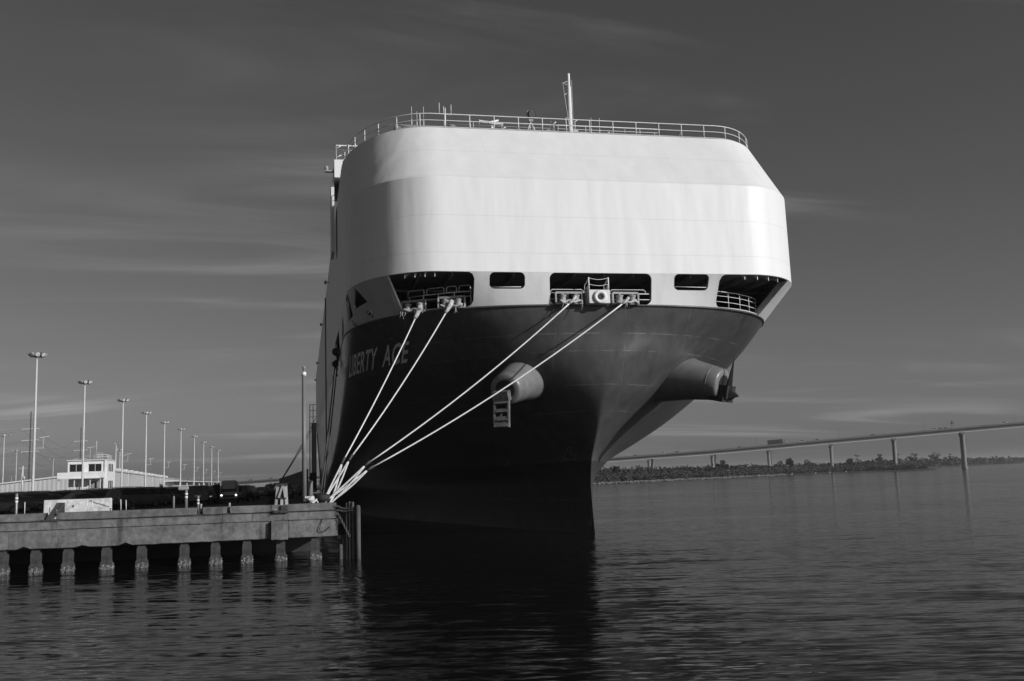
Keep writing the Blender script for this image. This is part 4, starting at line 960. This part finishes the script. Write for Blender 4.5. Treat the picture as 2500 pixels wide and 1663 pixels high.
for k in range(14):
    x, y = yard(-1.2, 6 + k * 17); m = MB(); m.box(x - 1.1, x + 1.1, y - 1.6, y + 1.6, EZ + .1, EZ + .95, .15); m.build('roof_vent', 'metal_roof', wh)
for k in range(6):
    x, y = yard(.07, 40 + k * 46); m = MB(); m.box(x, x + .12, y - .25, y + .25, GZ, EZ - .2); m.build('downpipe', 'metal_roof', wh)
sh = empty('canopy_shed', (-60, 470, GZ), 'low pale shed with dark canopy beyond the warehouse wall', 'building')
m = MB(); m.box(-58.2, -54.6, 455, 800, GZ, 7.0); m.build('wall', 'metal_siding', sh)
m = MB(); m.box(-58.5, -52.4, 452, 802, 7.05, 7.5); m.build('canopy_roof', 'metal_roof', sh)
m = MB(); m.box(-54.5, -52.5, 452.2, 801, 6.55, 7.0); m.build('canopy_soffit', 'black_paint', sh)
for k in range(12):
    y = 460 + k * 28; m = MB(); m.box(-52.9, -52.6, y - .15, y + .15, GZ, 6.55); m.build('column', 'rail_white', sh); m = MB(); m.tube([(-52.6, y, 7.5), (-52.2, y, 9.0)], .08, 4); m.build('lamp_bracket', 'wood_pole', sh)
lr = empty('low_roof_shed', (-75, 300, GZ), 'low open shed roof sloping down past the utility pole', 'building')
m = MB(); i = m.add([(-69.0, 284, 6.15), (-80.5, 288, 4.55), (-80.5, 300, 4.55), (-69, 300, 6.15), (-69.0, 284, 5.75), (-80.5, 288, 4.2), (-80.5, 300, 4.2), (-69, 300, 5.75)])
for f in ((0, 3, 2, 1), (4, 5, 6, 7), (0, 1, 5, 4), (1, 2, 6, 5), (2, 3, 7, 6), (3, 0, 4, 7)): m.face(*[i + q for q in f])
m.build('roof', 'metal_roof', lr)
for x in (-79.8, -75, -70): m = MB(); m.box(x - .12, x + .12, 288.5, 288.8, GZ, 4.3); m.build('post', 'steel_grey', lr)

# ---- parked cars
def car_proto(kind='suv', paint='car_paint'):
    p = empty('parked_car', (0, 0, 0)); L, Wd = (4.75, .95) if kind == 'suv' else (4.5, .9); top = 1.78 if kind == 'suv' else 1.46; belt = 1.08 if kind == 'suv' else .92; hood = 1.06 if kind == 'suv' else .86
    rear = -L / 2; front = L / 2
    # stations along x (front +x): x, bottom, belt, top, half width low, half width top
    if kind == 'suv': S = [(rear, .45, .85, .9, .86, .8), (rear + .06, .36, belt, 1.12, .92, .86), (rear + .28, .32, belt, top - .08, .95, .70), (rear + .75, .32, belt, top, .95, .72), (.35, .32, belt, top - .02, .95, .71), (.75, .32, belt, top - .14, .95, .70), (1.35, .32, belt, hood + .04, .95, .80), (front - .35, .34, hood - .1, hood - .06, .93, .78), (front - .05, .38, .72, .78, .86, .74), (front, .45, .66, .68, .8, .7)]
    else: S = [(rear, .42, .75, .8, .82, .78), (rear + .08, .34, belt, belt + .02, .88, .82), (rear + .75, .30, belt, belt + .06, .9, .76), (rear + 1.45, .30, belt, top - .02, .9, .64), (.2, .30, belt, top, .9, .64), (.65, .30, belt, top - .12, .9, .64), (1.3, .30, belt, hood + .03, .9, .74), (front - .4, .32, hood - .1, hood - .05, .88, .74), (front - .05, .36, .62, .66, .82, .7), (front, .42, .56, .58, .76, .66)]
    rings = [[(x, -w, zb), (x, -w * 1.0, (zb + zm) / 2), (x, -w * .98, zm), (x, -wt, zt), (x, -wt * .5, zt + .02), (x, wt * .5, zt + .02), (x, wt, zt), (x, w * .98, zm), (x, w, (zb + zm) / 2), (x, w, zb)] for x, zb, zm, zt, w, wt in S]
    m = MB(); m.loft([list(r) for r in rings], caps=True, sm=True); b = m.build('body', paint, p)
    gl = S[2:7] if kind == 'suv' else S[2:7]
    for e in (-1, 1):
        m = MB()
        for (xa, _, za, ta, wa, wta), (xb, _, zb_, tb, wb, wtb) in zip(gl[:-1], gl[1:]):
            if ta - za < .1 and tb - zb_ < .1: continue
            def pt(x, z0, z1, w0, w1, f): return (x, e * (w0 + (w1 - w0) * f + .006), z0 + (z1 - z0) * f)
            m.quad(pt(xa, za, ta, wa * .98, wta, .12), pt(xb, zb_, tb, wb * .98, wtb, .12), pt(xb, zb_, tb, wb * .98, wtb, .86), pt(xa, za, ta, wa * .98, wta, .86))
        m.build('side_glass', 'car_glass', p)
    m = MB()
    if kind == 'suv': m.quad((rear + .09, -.66, belt + .08), (rear + .09, .66, belt + .08), (rear + .26, .58, top - .14), (rear + .26, -.58, top - .14))
    else: m.quad((rear + .80, -.66, belt + .1), (rear + .80, .66, belt + .1), (rear + 1.38, .56, top - .05), (rear + 1.38, -.56, top - .05))
    m.build('rear_glass', 'car_glass', p)
    xs = (.78, 1.33) if kind == 'suv' else (.68, 1.28)
    m = MB(); m.quad((xs[1], -.70, hood + .10), (xs[1], .70, hood + .10), (xs[0], .60, top - .13), (xs[0], -.60, top - .13)); m.build('windscreen', 'car_glass', p)
    for sx_ in (rear + .95, front - .9):
        for e in (-1, 1):
            m = MB(); m.lathe([(.33, -.11), (.35, -.08), (.35, .08), (.33, .11)], 14, (sx_, e * (Wd - .10), .35), (0, 1, 0)); wh_ = m.build('wheel', 'rubber', p); m = MB(); m.lathe([(.21, 0), (.19, .02)], 10, (sx_, e * (Wd + .015), .35), (0, e, 0)); m.build('rim', 'car_trim', wh_)
    for e in (-1, 1): m = MB(); m.box(rear - .015, rear + .10, e * .8 - .1, e * .8 + .1, .92, 1.08 if kind == 'suv' else 1.0, .02); m.build('tail_light', 'car_trim', p)
    m = MB(); m.box(rear - .03, rear - .005, -.27, .27, .78, .90); m.build('licence_plate', 'plastic_white', p)
    m = MB(); m.box(rear - .06, rear + .05, -.7, .7, .46, .56, .02); m.build('bumper', 'car_trim', p)
    if kind == 'suv':
        for e in (-1, 1): m = MB(); m.tube([(rear + .55, e * .62, top + .07), (.35, e * .62, top + .05)], .02, 4); m.build('roof_rail', 'car_trim', p)
    return p
suv, sed = car_proto('suv'), car_proto('sedan', 'car_paint_grey')
rc = random.Random(21); placed = []
def put(proto, x, y, az, lab, grp):
    first = proto not in placed
    if first: placed.append(proto); o = proto; o.location = (x, y, GZ); o.rotation_euler = (0, 0, az)
    else: o = copy_tree(proto, (x, y, GZ), az)
    k_ = 1.14 if 'head' in grp else rc.uniform(1.0, 1.15); o.scale = (k_, k_, k_)
    o['label'] = lab; o['category'] = 'car'; o['group'] = grp
HD = R(48)
put(suv, -16.2, 104.5, HD, 'big dark sport utility vehicle at the head of the row, past the stakes', 'cars at the row heads')
for k in range(26): put(sed if k % 4 == 2 else suv, -16.0 + .06 * k + rc.uniform(-.15, .15), 111.5 + 5.3 * k, HD + rc.uniform(-.04, .04), 'dark parked car in the row behind the big head-of-row vehicle', 'cars in the row past the stakes')
put(sed, -20.3, 100.5, HD, 'dark sedan with pale rear deck behind the barrier end', 'cars at the row heads')
for k in range(24): put(suv if k % 3 else sed, -21.6 + rc.uniform(-.2, .2), 107 + 5.3 * k, HD + rc.uniform(-.05, .05), 'dark parked car in the row behind the pale-decked sedan', 'cars in the row behind the barrier')
for k in range(20): put(suv if k % 2 else sed, -27.2 + rc.uniform(-.2, .2), 97 + 5.3 * k, HD + rc.uniform(-.05, .05), 'dark parked car seen beyond the concrete barrier', 'cars beyond the barrier')
for k in range(16): put(suv, -33.6 + rc.uniform(-.2, .2), 104 + 5.5 * k, HD + rc.uniform(-.05, .05), 'dark parked car near the banded pipe post and first stakes', 'cars by the banded post')
put(suv, -29.6, 101.5, R(62), 'dark sport utility vehicle right behind the banded pipe post', 'cars at the row heads')
put(suv, -10.4, 112.5, R(82), 'dark vehicle parked tail-on beside the van', 'cars at the row heads')
for k in range(16): put(suv if k % 3 else sed, -10.6 + rc.uniform(-.15, .15), 121 + 5.6 * k, R(70) + rc.uniform(-.05, .05), 'dark parked car in the row behind the tail-on vehicle beside the van', 'cars in the row beside the van')
for x, y, a in ((-7.2, 128, 80), (-6.9, 135, 84), (-5.6, 150, 85), (-3.2, 158, 95), (-1.4, 170, 90), (-4.6, 176, 70), (-3.4, 190, 85), (-1.2, 196, 95), (-5.2, 200, 80), (-2.4, 140, 90)):
    put(sed if y in (150, 170, 196) else suv, x, y, R(a), 'dark vehicle parked between the van and the timber stand', 'vehicles behind the van')
# ---- the van with its lights on
vn = empty('delivery_van', (-8.0, 115.5, GZ), 'grey high-roof delivery van facing out with both headlights lit', 'van')
vx, vy = -8.0, 115.5
rot = Matrix.Rotation(R(3), 4, 'Z')
def V(x, y, z): p = rot @ Vector((x, y, 0)); return (vx + p.x, vy + p.y, GZ + z)
S = [(-2.55, .40, .66, .70, .88, .80), (-2.48, .32, .95, 1.02, .94, .84), (-2.0, .30, 1.08, 1.22, .98, .84), (-1.55, .30, 1.15, 2.0, 1.0, .84), (-1.25, .30, 1.15, 2.34, 1.0, .80), (-.7, .30, 1.15, 2.5, 1.0, .82), (2.9, .30, 1.15, 2.5, 1.0, .84), (2.98, .4, 1.15, 2.42, .96, .80)]
m = MB(); m.loft([list(reversed([V(-w, y, zb), V(-w, y, zm), V(-wt, y, zt - .1), V(-wt * .8, y, zt), V(wt * .8, y, zt), V(wt, y, zt - .1), V(w, y, zm), V(w, y, zb)])) for y, zb, zm, zt, w, wt in S], caps=True, sm=False); m.build('body', 'van_paint', vn)
m = MB(); m.quad(V(-.84, -1.99, 1.25), V(.84, -1.99, 1.25), V(.74, -1.565, 1.96), V(-.74, -1.565, 1.96)); m.build('windscreen', 'car_glass', vn)
m = MB(); m.loft([[V(-.55, -2.51, .62), V(.55, -2.51, .62), V(.66, -2.50, .80), V(.5, -2.48, .93), V(-.5, -2.48, .93), V(-.66, -2.50, .80)], [V(-.5, -2.56, .64), V(.5, -2.56, .64), V(.6, -2.55, .80), V(.46, -2.53, .91), V(-.46, -2.53, .91), V(-.6, -2.55, .80)]], caps=True); m.build('grille', 'van_black', vn)
m = MB(); i = [V(-.97, -2.62, .2), V(.97, -2.62, .2), V(.97, -2.45, .2), V(-.97, -2.45, .2)]; m.loft([i, [(a[0], a[1], a[2] + .38) for a in i]], caps=True); m.build('bumper', 'van_black', vn)
for e in (-1, 1):
    m = MB(); c = V(e * .76, -2.46, .90); m.lathe([(.09, 0), (.09, .08), (.04, .1)], 10, c, (0, -1, .1)); m.build('headlight', 'headlight', vn)
    m = MB(); m.beam(V(e * 1.0, -1.5, 1.35), V(e * 1.28, -1.55, 1.4), .08, .08); a = V(e * 1.25, -1.55, 1.25); m.box(a[0] - .12, a[0] + .12, a[1] - .06, a[1] + .06, a[2], a[2] + .5, .02); m.build('mirror', 'van_black', vn)
    for y in (-1.75, 1.9): m = MB(); m.lathe([(.34, -.12), (.36, -.08), (.36, .08), (.34, .12)], 14, V(e * .9, y, .36), (1, 0, 0)); m.build('wheel', 'rubber', vn)
m = MB(); a, b = V(-1.0, -1.2, .45), V(-1.9, -1.5, .45); m.loft([[a, b, (b[0], b[1], b[2] + 1.55), (a[0], a[1], a[2] + 1.75)], [(q[0], q[1] + .06, q[2]) for q in (a, b, (b[0], b[1], b[2] + 1.55), (a[0], a[1], a[2] + 1.75))]], caps=True); m.build('open_door', 'van_black', vn)
# dark sheds behind the pole, beside the ship
m = MB(); i = m.add([(-4.6, 205, GZ), (1.1, 205, GZ), (1.1, 240, GZ), (-4.6, 240, GZ), (-4.6, 205, 5.2), (1.1, 205, 7.0), (1.1, 240, 7.4), (-4.6, 240, 5.6)])
for f in ((0, 1, 5, 4), (1, 2, 6, 5), (2, 3, 7, 6), (3, 0, 4, 7), (4, 5, 6, 7)): m.face(*[i + q for q in f])
tag(m.build('sloped_ramp_shed', 'deck_grey', None, (-2, 205, GZ)), 'dark wedge of the lowered vehicle ramp beyond the timber stand', 'ramp')

# ================================================================== THE BRIDGE
AZ = R(30); D0 = 780
def brp(t, off=0): return ((D0 + off) * math.sin(AZ) + t * math.cos(AZ), (D0 + off) * math.cos(AZ) - t * math.sin(AZ))
TZ = [(-760, 5.2), (-534, 7.6), (-441, 10.3), (-300, 13.6), (-170, 16.6), (-142, 17.6), (-93, 19.3), (-51, 21.4), (-6, 23.8), (38, 26.0), (84, 28.4), (125, 30.4), (300, 38.5)]
def bz(t): return pchip(t, np.array([p[0] for p in TZ], float), np.array([p[1] for p in TZ], float))
BR = brp(-51)
bg_ = empty('highway_bridge', (BR[0], BR[1], 0), 'long pale concrete highway bridge on twin-column piers crossing the river', 'bridge')
ts_ = np.linspace(-760, 300, 90)
def ribbon(offs, dz0, dz1, name, mat):
    m = MB(); m.loft([[(*brp(t, offs[0]), bz(t) + dz0), (*brp(t, offs[1]), bz(t) + dz0), (*brp(t, offs[1]), bz(t) + dz1), (*brp(t, offs[0]), bz(t) + dz1)] for t in ts_], caps=True); return m.build(name, mat, bg_)
ribbon((-6.2, 6.2), -.35, 0, 'deck', 'bridge_concrete'); ribbon((-6.5, -6.1), -.30, .95, 'parapet', 'bridge_concrete'); ribbon((6.1, 6.5), -.30, .95, 'parapet', 'bridge_concrete')
for o_ in (-5.2, 0, 5.2): ribbon((o_ - .35, o_ + .35), -2.35, -.36, 'girder', 'bridge_concrete')
ribbon((-6.0, -4.4), -2.75, -2.36, 'girder_flange', 'stucco')
tl = [131, 84, 38, -6, -51, -93, -142, -190, -238, -286, -334, -382, -430, -478, -526, -574]
for t in tl:
    z = bz(t) - 2.62; c = brp(t); pr = empty('pier', (c[0], c[1], 0)); pr.parent = bg_; pr.location = (c[0] - BR[0], c[1] - BR[1], 0); ROOT[pr.name] = Vector((c[0], c[1], 0))
    for o_ in (-4.6, 4.6):
        x, y = brp(t, o_); m = MB(); m.lathe([(1.7, -2), (1.7, 1.2), (1.25, 1.3), (1.2, z - 3.2), (1.55, z - 2.2), (1.9, z - 1.4)], 14, (x, y, 0)); m.build('column', 'bridge_concrete', pr)
    m = MB(); a, b = brp(t, -7.0), brp(t, 7.0); m.beam((*a, z - .75), (*b, z - .75), 2.6, 1.45); m.build('cap_beam', 'bridge_concrete', pr)
# slim lamp standards on the bridge
for t in (-560, -510, -460, -410, -120, -60, 0, 60, 120): 
    x, y = brp(t, 6.2); m = MB(); m.tube([(x, y, bz(t)), (x, y, bz(t) + 8.5)], .09, 4); m.build('lamp_standard', 'wire', bg_)
x, y = brp(79, 6.3); zt = bz(79); m = MB()
for e in (-1.2, 1.2): m.tube([(x + e, y, zt), (x + e * .4, y, zt + 4.2)], .12, 4)
m.box(x - .9, x + .9, y - .5, y + .5, zt + 4.0, zt + 5.6); m.lathe([(.6, 0), (.1, 1.2)], 6, (x, y, zt + 5.6)); m.build('sign_gantry', 'wood_pole', bg_)
# truck and cars on the bridge
def on_bridge(t, off, parts, name, lab, cat, grp=None):
    x, y = brp(t, off); z = bz(t); o = empty(name, (x, y, z), lab, cat, grp); sl_ = math.atan2(bz(t + 5) - bz(t - 5), 10)
    o.rotation_euler = (0, -sl_, -AZ)
    for nm, mat, bx_ in parts: m = MB(); m.box(*bx_, .08); ob = m.build(nm, mat, None, (0, 0, 0)); ob.parent = o
    return o
on_bridge(-44, -3.4, (('trailer', 'truck_box', (-7.2, 4.0, -1.2, 1.2, 1.0, 4.3)), ('cab', 'steel_grey', (4.6, 6.9, -1.15, 1.15, .5, 3.4)), ('chassis', 'rubber', (-7, 6.8, -1.0, 1.0, .3, .95)), ('windscreen', 'glass_dark', (6.85, 6.95, -1.0, 1.0, 2.1, 3.1))), 'box_truck', 'dark box trailer truck driving across the bridge', 'truck')
for k, t in enumerate((-154, -131, -120, -73, -26, -15, 24, 66, 70, 74, 112, -480, -505)):
    on_bridge(t, -3.4 if k % 3 else 3.2, (('body', ('car_paint_grey', 'plastic_white', 'steel_grey')[k % 3], (-2.3, 2.3, -.9, .9, .3, 1.25)), ('cabin', 'car_glass', (-1.3, 1.0, -.8, .8, 1.2, 1.85))), 'bridge_car', 'tiny car driving over the bridge deck', 'car', 'cars on the bridge')

# ================================================================== FAR BANK: riprap, woods, single trees, birds
def shore_pt(s):
    i = int(s); f = s - i; a, b = SHORE[i], SHORE[min(i + 1, len(SHORE) - 1)]; return Vector((a[0] + (b[0] - a[0]) * f, a[1] + (b[1] - a[1]) * f, 0))
rk = random.Random(4); m = MB()
for k in range(1500):
    s_ = 4 + rk.random() * 1.95; p = shore_pt(s_); p += Vector((-rk.random() * 2.2, rk.random() * 2.6, 0)); r = rk.uniform(.25, .65); z = .1 + rk.random() * .75
    i = m.add([(p.x + r * rk.uniform(.6, 1) * a, p.y + r * rk.uniform(.6, 1) * b, z + r * .7 * c * rk.uniform(.6, 1)) for a, b, c in ((1, 0, 0), (0, 1, 0), (-1, 0, 0), (0, -1, 0), (0, 0, 1), (0, 0, -1))])
    for f in ((0, 1, 4), (1, 2, 4), (2, 3, 4), (3, 0, 4), (1, 0, 5), (2, 1, 5), (3, 2, 5), (0, 3, 5)): m.face(*[i + q for q in f])
tag(m.build('riprap', 'rock'), 'pale stone riprap along the far river bank', 'rocks', kind='stuff')
def leaf_mesh(name, mat, clumps, parent=None, loc=None, leaf=.5):
    """clumps: (centre, rx, ry, rz, n): leaf-sized quads spread through each ellipsoid"""
    vs, fs_ = [], []
    for c, rx, ry, rz, n in clumps:
        d = RNG.normal(size=(n, 3)); d /= np.linalg.norm(d, axis=1)[:, None]; rad = RNG.random(n) ** .45
        P_ = np.array(c) + d * rad[:, None] * np.array([rx, ry, rz])
        u = RNG.normal(size=(n, 3)); u /= np.linalg.norm(u, axis=1)[:, None]; w = np.cross(u, RNG.normal(size=(n, 3))); w /= np.linalg.norm(w, axis=1)[:, None]
        sz = leaf * (.5 + RNG.random(n))[:, None]
        q = np.stack([P_ - u * sz - w * sz * .6, P_ + u * sz - w * sz * .6, P_ + u * sz * .6 + w * sz * .7, P_ - u * sz * .7 + w * sz * .6], 1).reshape(-1, 3)
        b = len(vs); vs.extend(map(tuple, q)); fs_.extend([(b + 4 * k, b + 4 * k + 1, b + 4 * k + 2, b + 4 * k + 3) for k in range(n)])
    m = MB(); m.v = vs; m.f = fs_; m.smooth = [False] * len(fs_)
    return m.build(name, mat, parent, loc)
rt_ = random.Random(8); cl = []
for k in range(1000):      # shrubs close to the water
    s_ = 4.0 + 4.2 * rt_.random() ** .9; p = shore_pt(s_); dd = rt_.uniform(5, 26) * (1 if s_ < 6 else 1.6); p += Vector((-.45 * dd, .9 * dd, 0)); h = rt_.uniform(1.2, 2.5) * (1.25 if s_ > 6 else 1); cl.append(((p.x, p.y, .8 + h * .8), h * 1.5, h * 1.5, h, 90))
leaf_mesh('shore_scrub', 'foliage_pale', cl, leaf=.27); o = bpy.data.objects['shore_scrub']; tag(o, 'low scrub growing along the far bank behind the riprap', 'scrub', kind='stuff')
cl = []
for k in range(1150):     # the wood behind, up to the bridge and beyond
    s_ = 3.6 + 5.3 * rt_.random(); p = shore_pt(s_); dd = rt_.uniform(40, 260); p += Vector((-.30 * dd, .95 * dd, 0)); h = rt_.uniform(2.0, 3.9); cl.append(((p.x, p.y, 1.2 + h * .9), h * 1.35, h * 1.35, h * 1.05, 80))
leaf_mesh('far_wood', 'foliage', cl, leaf=.5); tag(bpy.data.objects['far_wood'], 'dense dark wood covering the far bank below the bridge', 'wood', kind='stuff')
cl = []
for k in range(380):     # left of the ship beyond the terminal and along the far right shore
    p = Vector((rt_.uniform(700, 2600), 0, 0)); p.y = p.x * .95 + 330 + rt_.uniform(60, 240); h = rt_.uniform(4, 7); cl.append(((p.x, p.y, 1.2 + h * .8), h * 2.6, h * 2.0, h, 50))
leaf_mesh('distant_treeline', 'foliage', cl, leaf=1.6); tag(bpy.data.objects['distant_treeline'], 'thin distant treeline where the far shore fades out', 'treeline', kind='stuff')
def tree(x, y, h, spread, lab, seed, mat='foliage', bare=False, z0=1.2):
    r = random.Random(seed); t = empty('broadleaf_tree' if not bare else 'thin_tree', (x, y, z0), lab, 'tree', 'single trees over the far wood'); tr = MB(); ttop = h * .55
    lean = Vector((r.uniform(-.06, .06), r.uniform(-.06, .06), 1)) * ttop; b0 = Vector((x, y, z0)); tr.tube([b0, b0 + lean * .5, b0 + lean], h * .028, 6, h * .014)
    cl = []; nb = 7 if not bare else 6
    for k in range(nb):
        a = 2 * math.pi * k / nb + r.uniform(-.4, .4); st_ = b0 + lean * r.uniform(.55, 1.0); e = st_ + Vector((math.cos(a) * spread * r.uniform(.45, .95), math.sin(a) * spread * r.uniform(.45, .95), h * r.uniform(.12, .38)))
        tr.tube([st_, (st_ + e) / 2 + Vector((0, 0, h * .03)), e], h * .012, 5, h * .004)
        rr = spread * r.uniform(.30, .5) * (.7 if bare else 1); cl.append(((e.x, e.y, e.z), rr, rr, rr * .8, 110 if not bare else 34)); e2 = st_.lerp(e, .62) + Vector((0, 0, r.uniform(-.05, .12) * h)); cl.append(((e2.x, e2.y, e2.z), rr * .75, rr * .75, rr * .6, 60 if not bare else 14))
    top_ = b0 + lean + Vector((0, 0, h * .33)); cl.append(((top_.x, top_.y, top_.z), spread * .5, spread * .5, spread * .36, 90 if not bare else 36))
    tr.build('trunk', 'bark', t); leaf_mesh('crown', mat, cl, t, leaf=.26 if not bare else .26)
TL = [((170, 492), 7.2, 2.6, 'pale loose-crowned tree standing at the riprap between the first two bridge piers seen', 1, 'foliage_pale', True), ((252, 575), 9.6, 3.4, 'round dark tree right beside the third bridge pier', 2, 'foliage', False), ((300, 592), 8.4, 2.6, 'small tree growing between the third and fourth bridge piers, sparse one', 3, 'foliage_pale', True),
      ((318, 615), 10.2, 3.0, 'dark leaning tree growing between the third and fourth bridge piers', 4, 'foliage', False), ((344, 640), 9.2, 3.0, 'pale airy tree growing next to the dark leaning tree', 5, 'foliage_pale', True), ((388, 660), 9.0, 3.4, 'dark bush-crowned tree just past the fourth bridge pier', 6, 'foliage', False),
      ((446, 745), 13.2, 3.0, 'slim paired tree rising over the wood past the fourth pier', 7, 'foliage', True), ((505, 808), 14.0, 3.2, 'narrow umbrella tree standing clear of the wood in the wide gap', 8, 'foliage', False), ((540, 836), 14.6, 4.0, 'lopsided tree over the wood just before the fifth pier', 9, 'foliage', True),
      ((566, 850), 14.2, 4.6, 'broad tree touching the fifth bridge pier', 10, 'foliage', False), ((700, 1010), 17.0, 6.4, 'largest broad dark tree, between the fifth and sixth piers', 11, 'foliage', False), ((742, 1040), 15.0, 3.4, 'narrow round tree beside the largest broad dark tree', 12, 'foliage', False), ((108, 420), 5.6, 1.6, 'small upright tree beside the ship stem on the far bank', 13, 'foliage', False), ((150, 470), 6.8, 2.4, 'bushy tree before the first bridge pier', 14, 'foliage', False)]
for (x, y), h, sp, lab, sd, mt, br in TL: tree(x, y, h, sp, lab, sd, mt, br)
# white wading birds on the mud edge
for k, s_ in enumerate((5.55, 5.95, 6.35, 6.62, 6.95)):
    p = shore_pt(s_) + Vector((2.2, -1.2, 0)); m = MB(); m.lathe([(.02, -.5), (.16, -.3), (.2, 0), (.1, .3), (.03, .4)], 8, p + Vector((0, 0, .75)), (.8, 0, .5)); m.tube([p + Vector((.25, 0, .95)), p + Vector((.38, 0, 1.25)), p + Vector((.34, 0, 1.5)), p + Vector((.5, 0, 1.5))], .05, 5); m.tube([p + Vector((0, 0, -.1)), p + Vector((0, 0, .7))], .025, 4)
    tag(m.build('wading_bird', 'bird_white', None, tuple(p)), 'white wading bird standing at the mud edge of the far bank', 'bird', 'white birds on the far bank')

# ================================================================== AIR over the river, fading the far bank and the yard
m = MB(); m.box(-9100, 14100, -400, 16100, -3.2, 46)
hz = m.build('haze', 'water'); hz.data.materials.clear()
hm = bpy.data.materials.new('haze_air'); hm.use_nodes = True; nt_ = hm.node_tree; nt_.nodes.clear()
vo = nt_.nodes.new('ShaderNodeVolumePrincipled'); vo.inputs['Color'].default_value = (.9, .9, .9, 1); vo.inputs['Density'].default_value = .00012; vo.inputs['Anisotropy'].default_value = .2
ou = nt_.nodes.new('ShaderNodeOutputMaterial'); nt_.links.new(vo.outputs[0], ou.inputs['Volume']); hz.data.materials.append(hm); hz['kind'] = 'stuff'
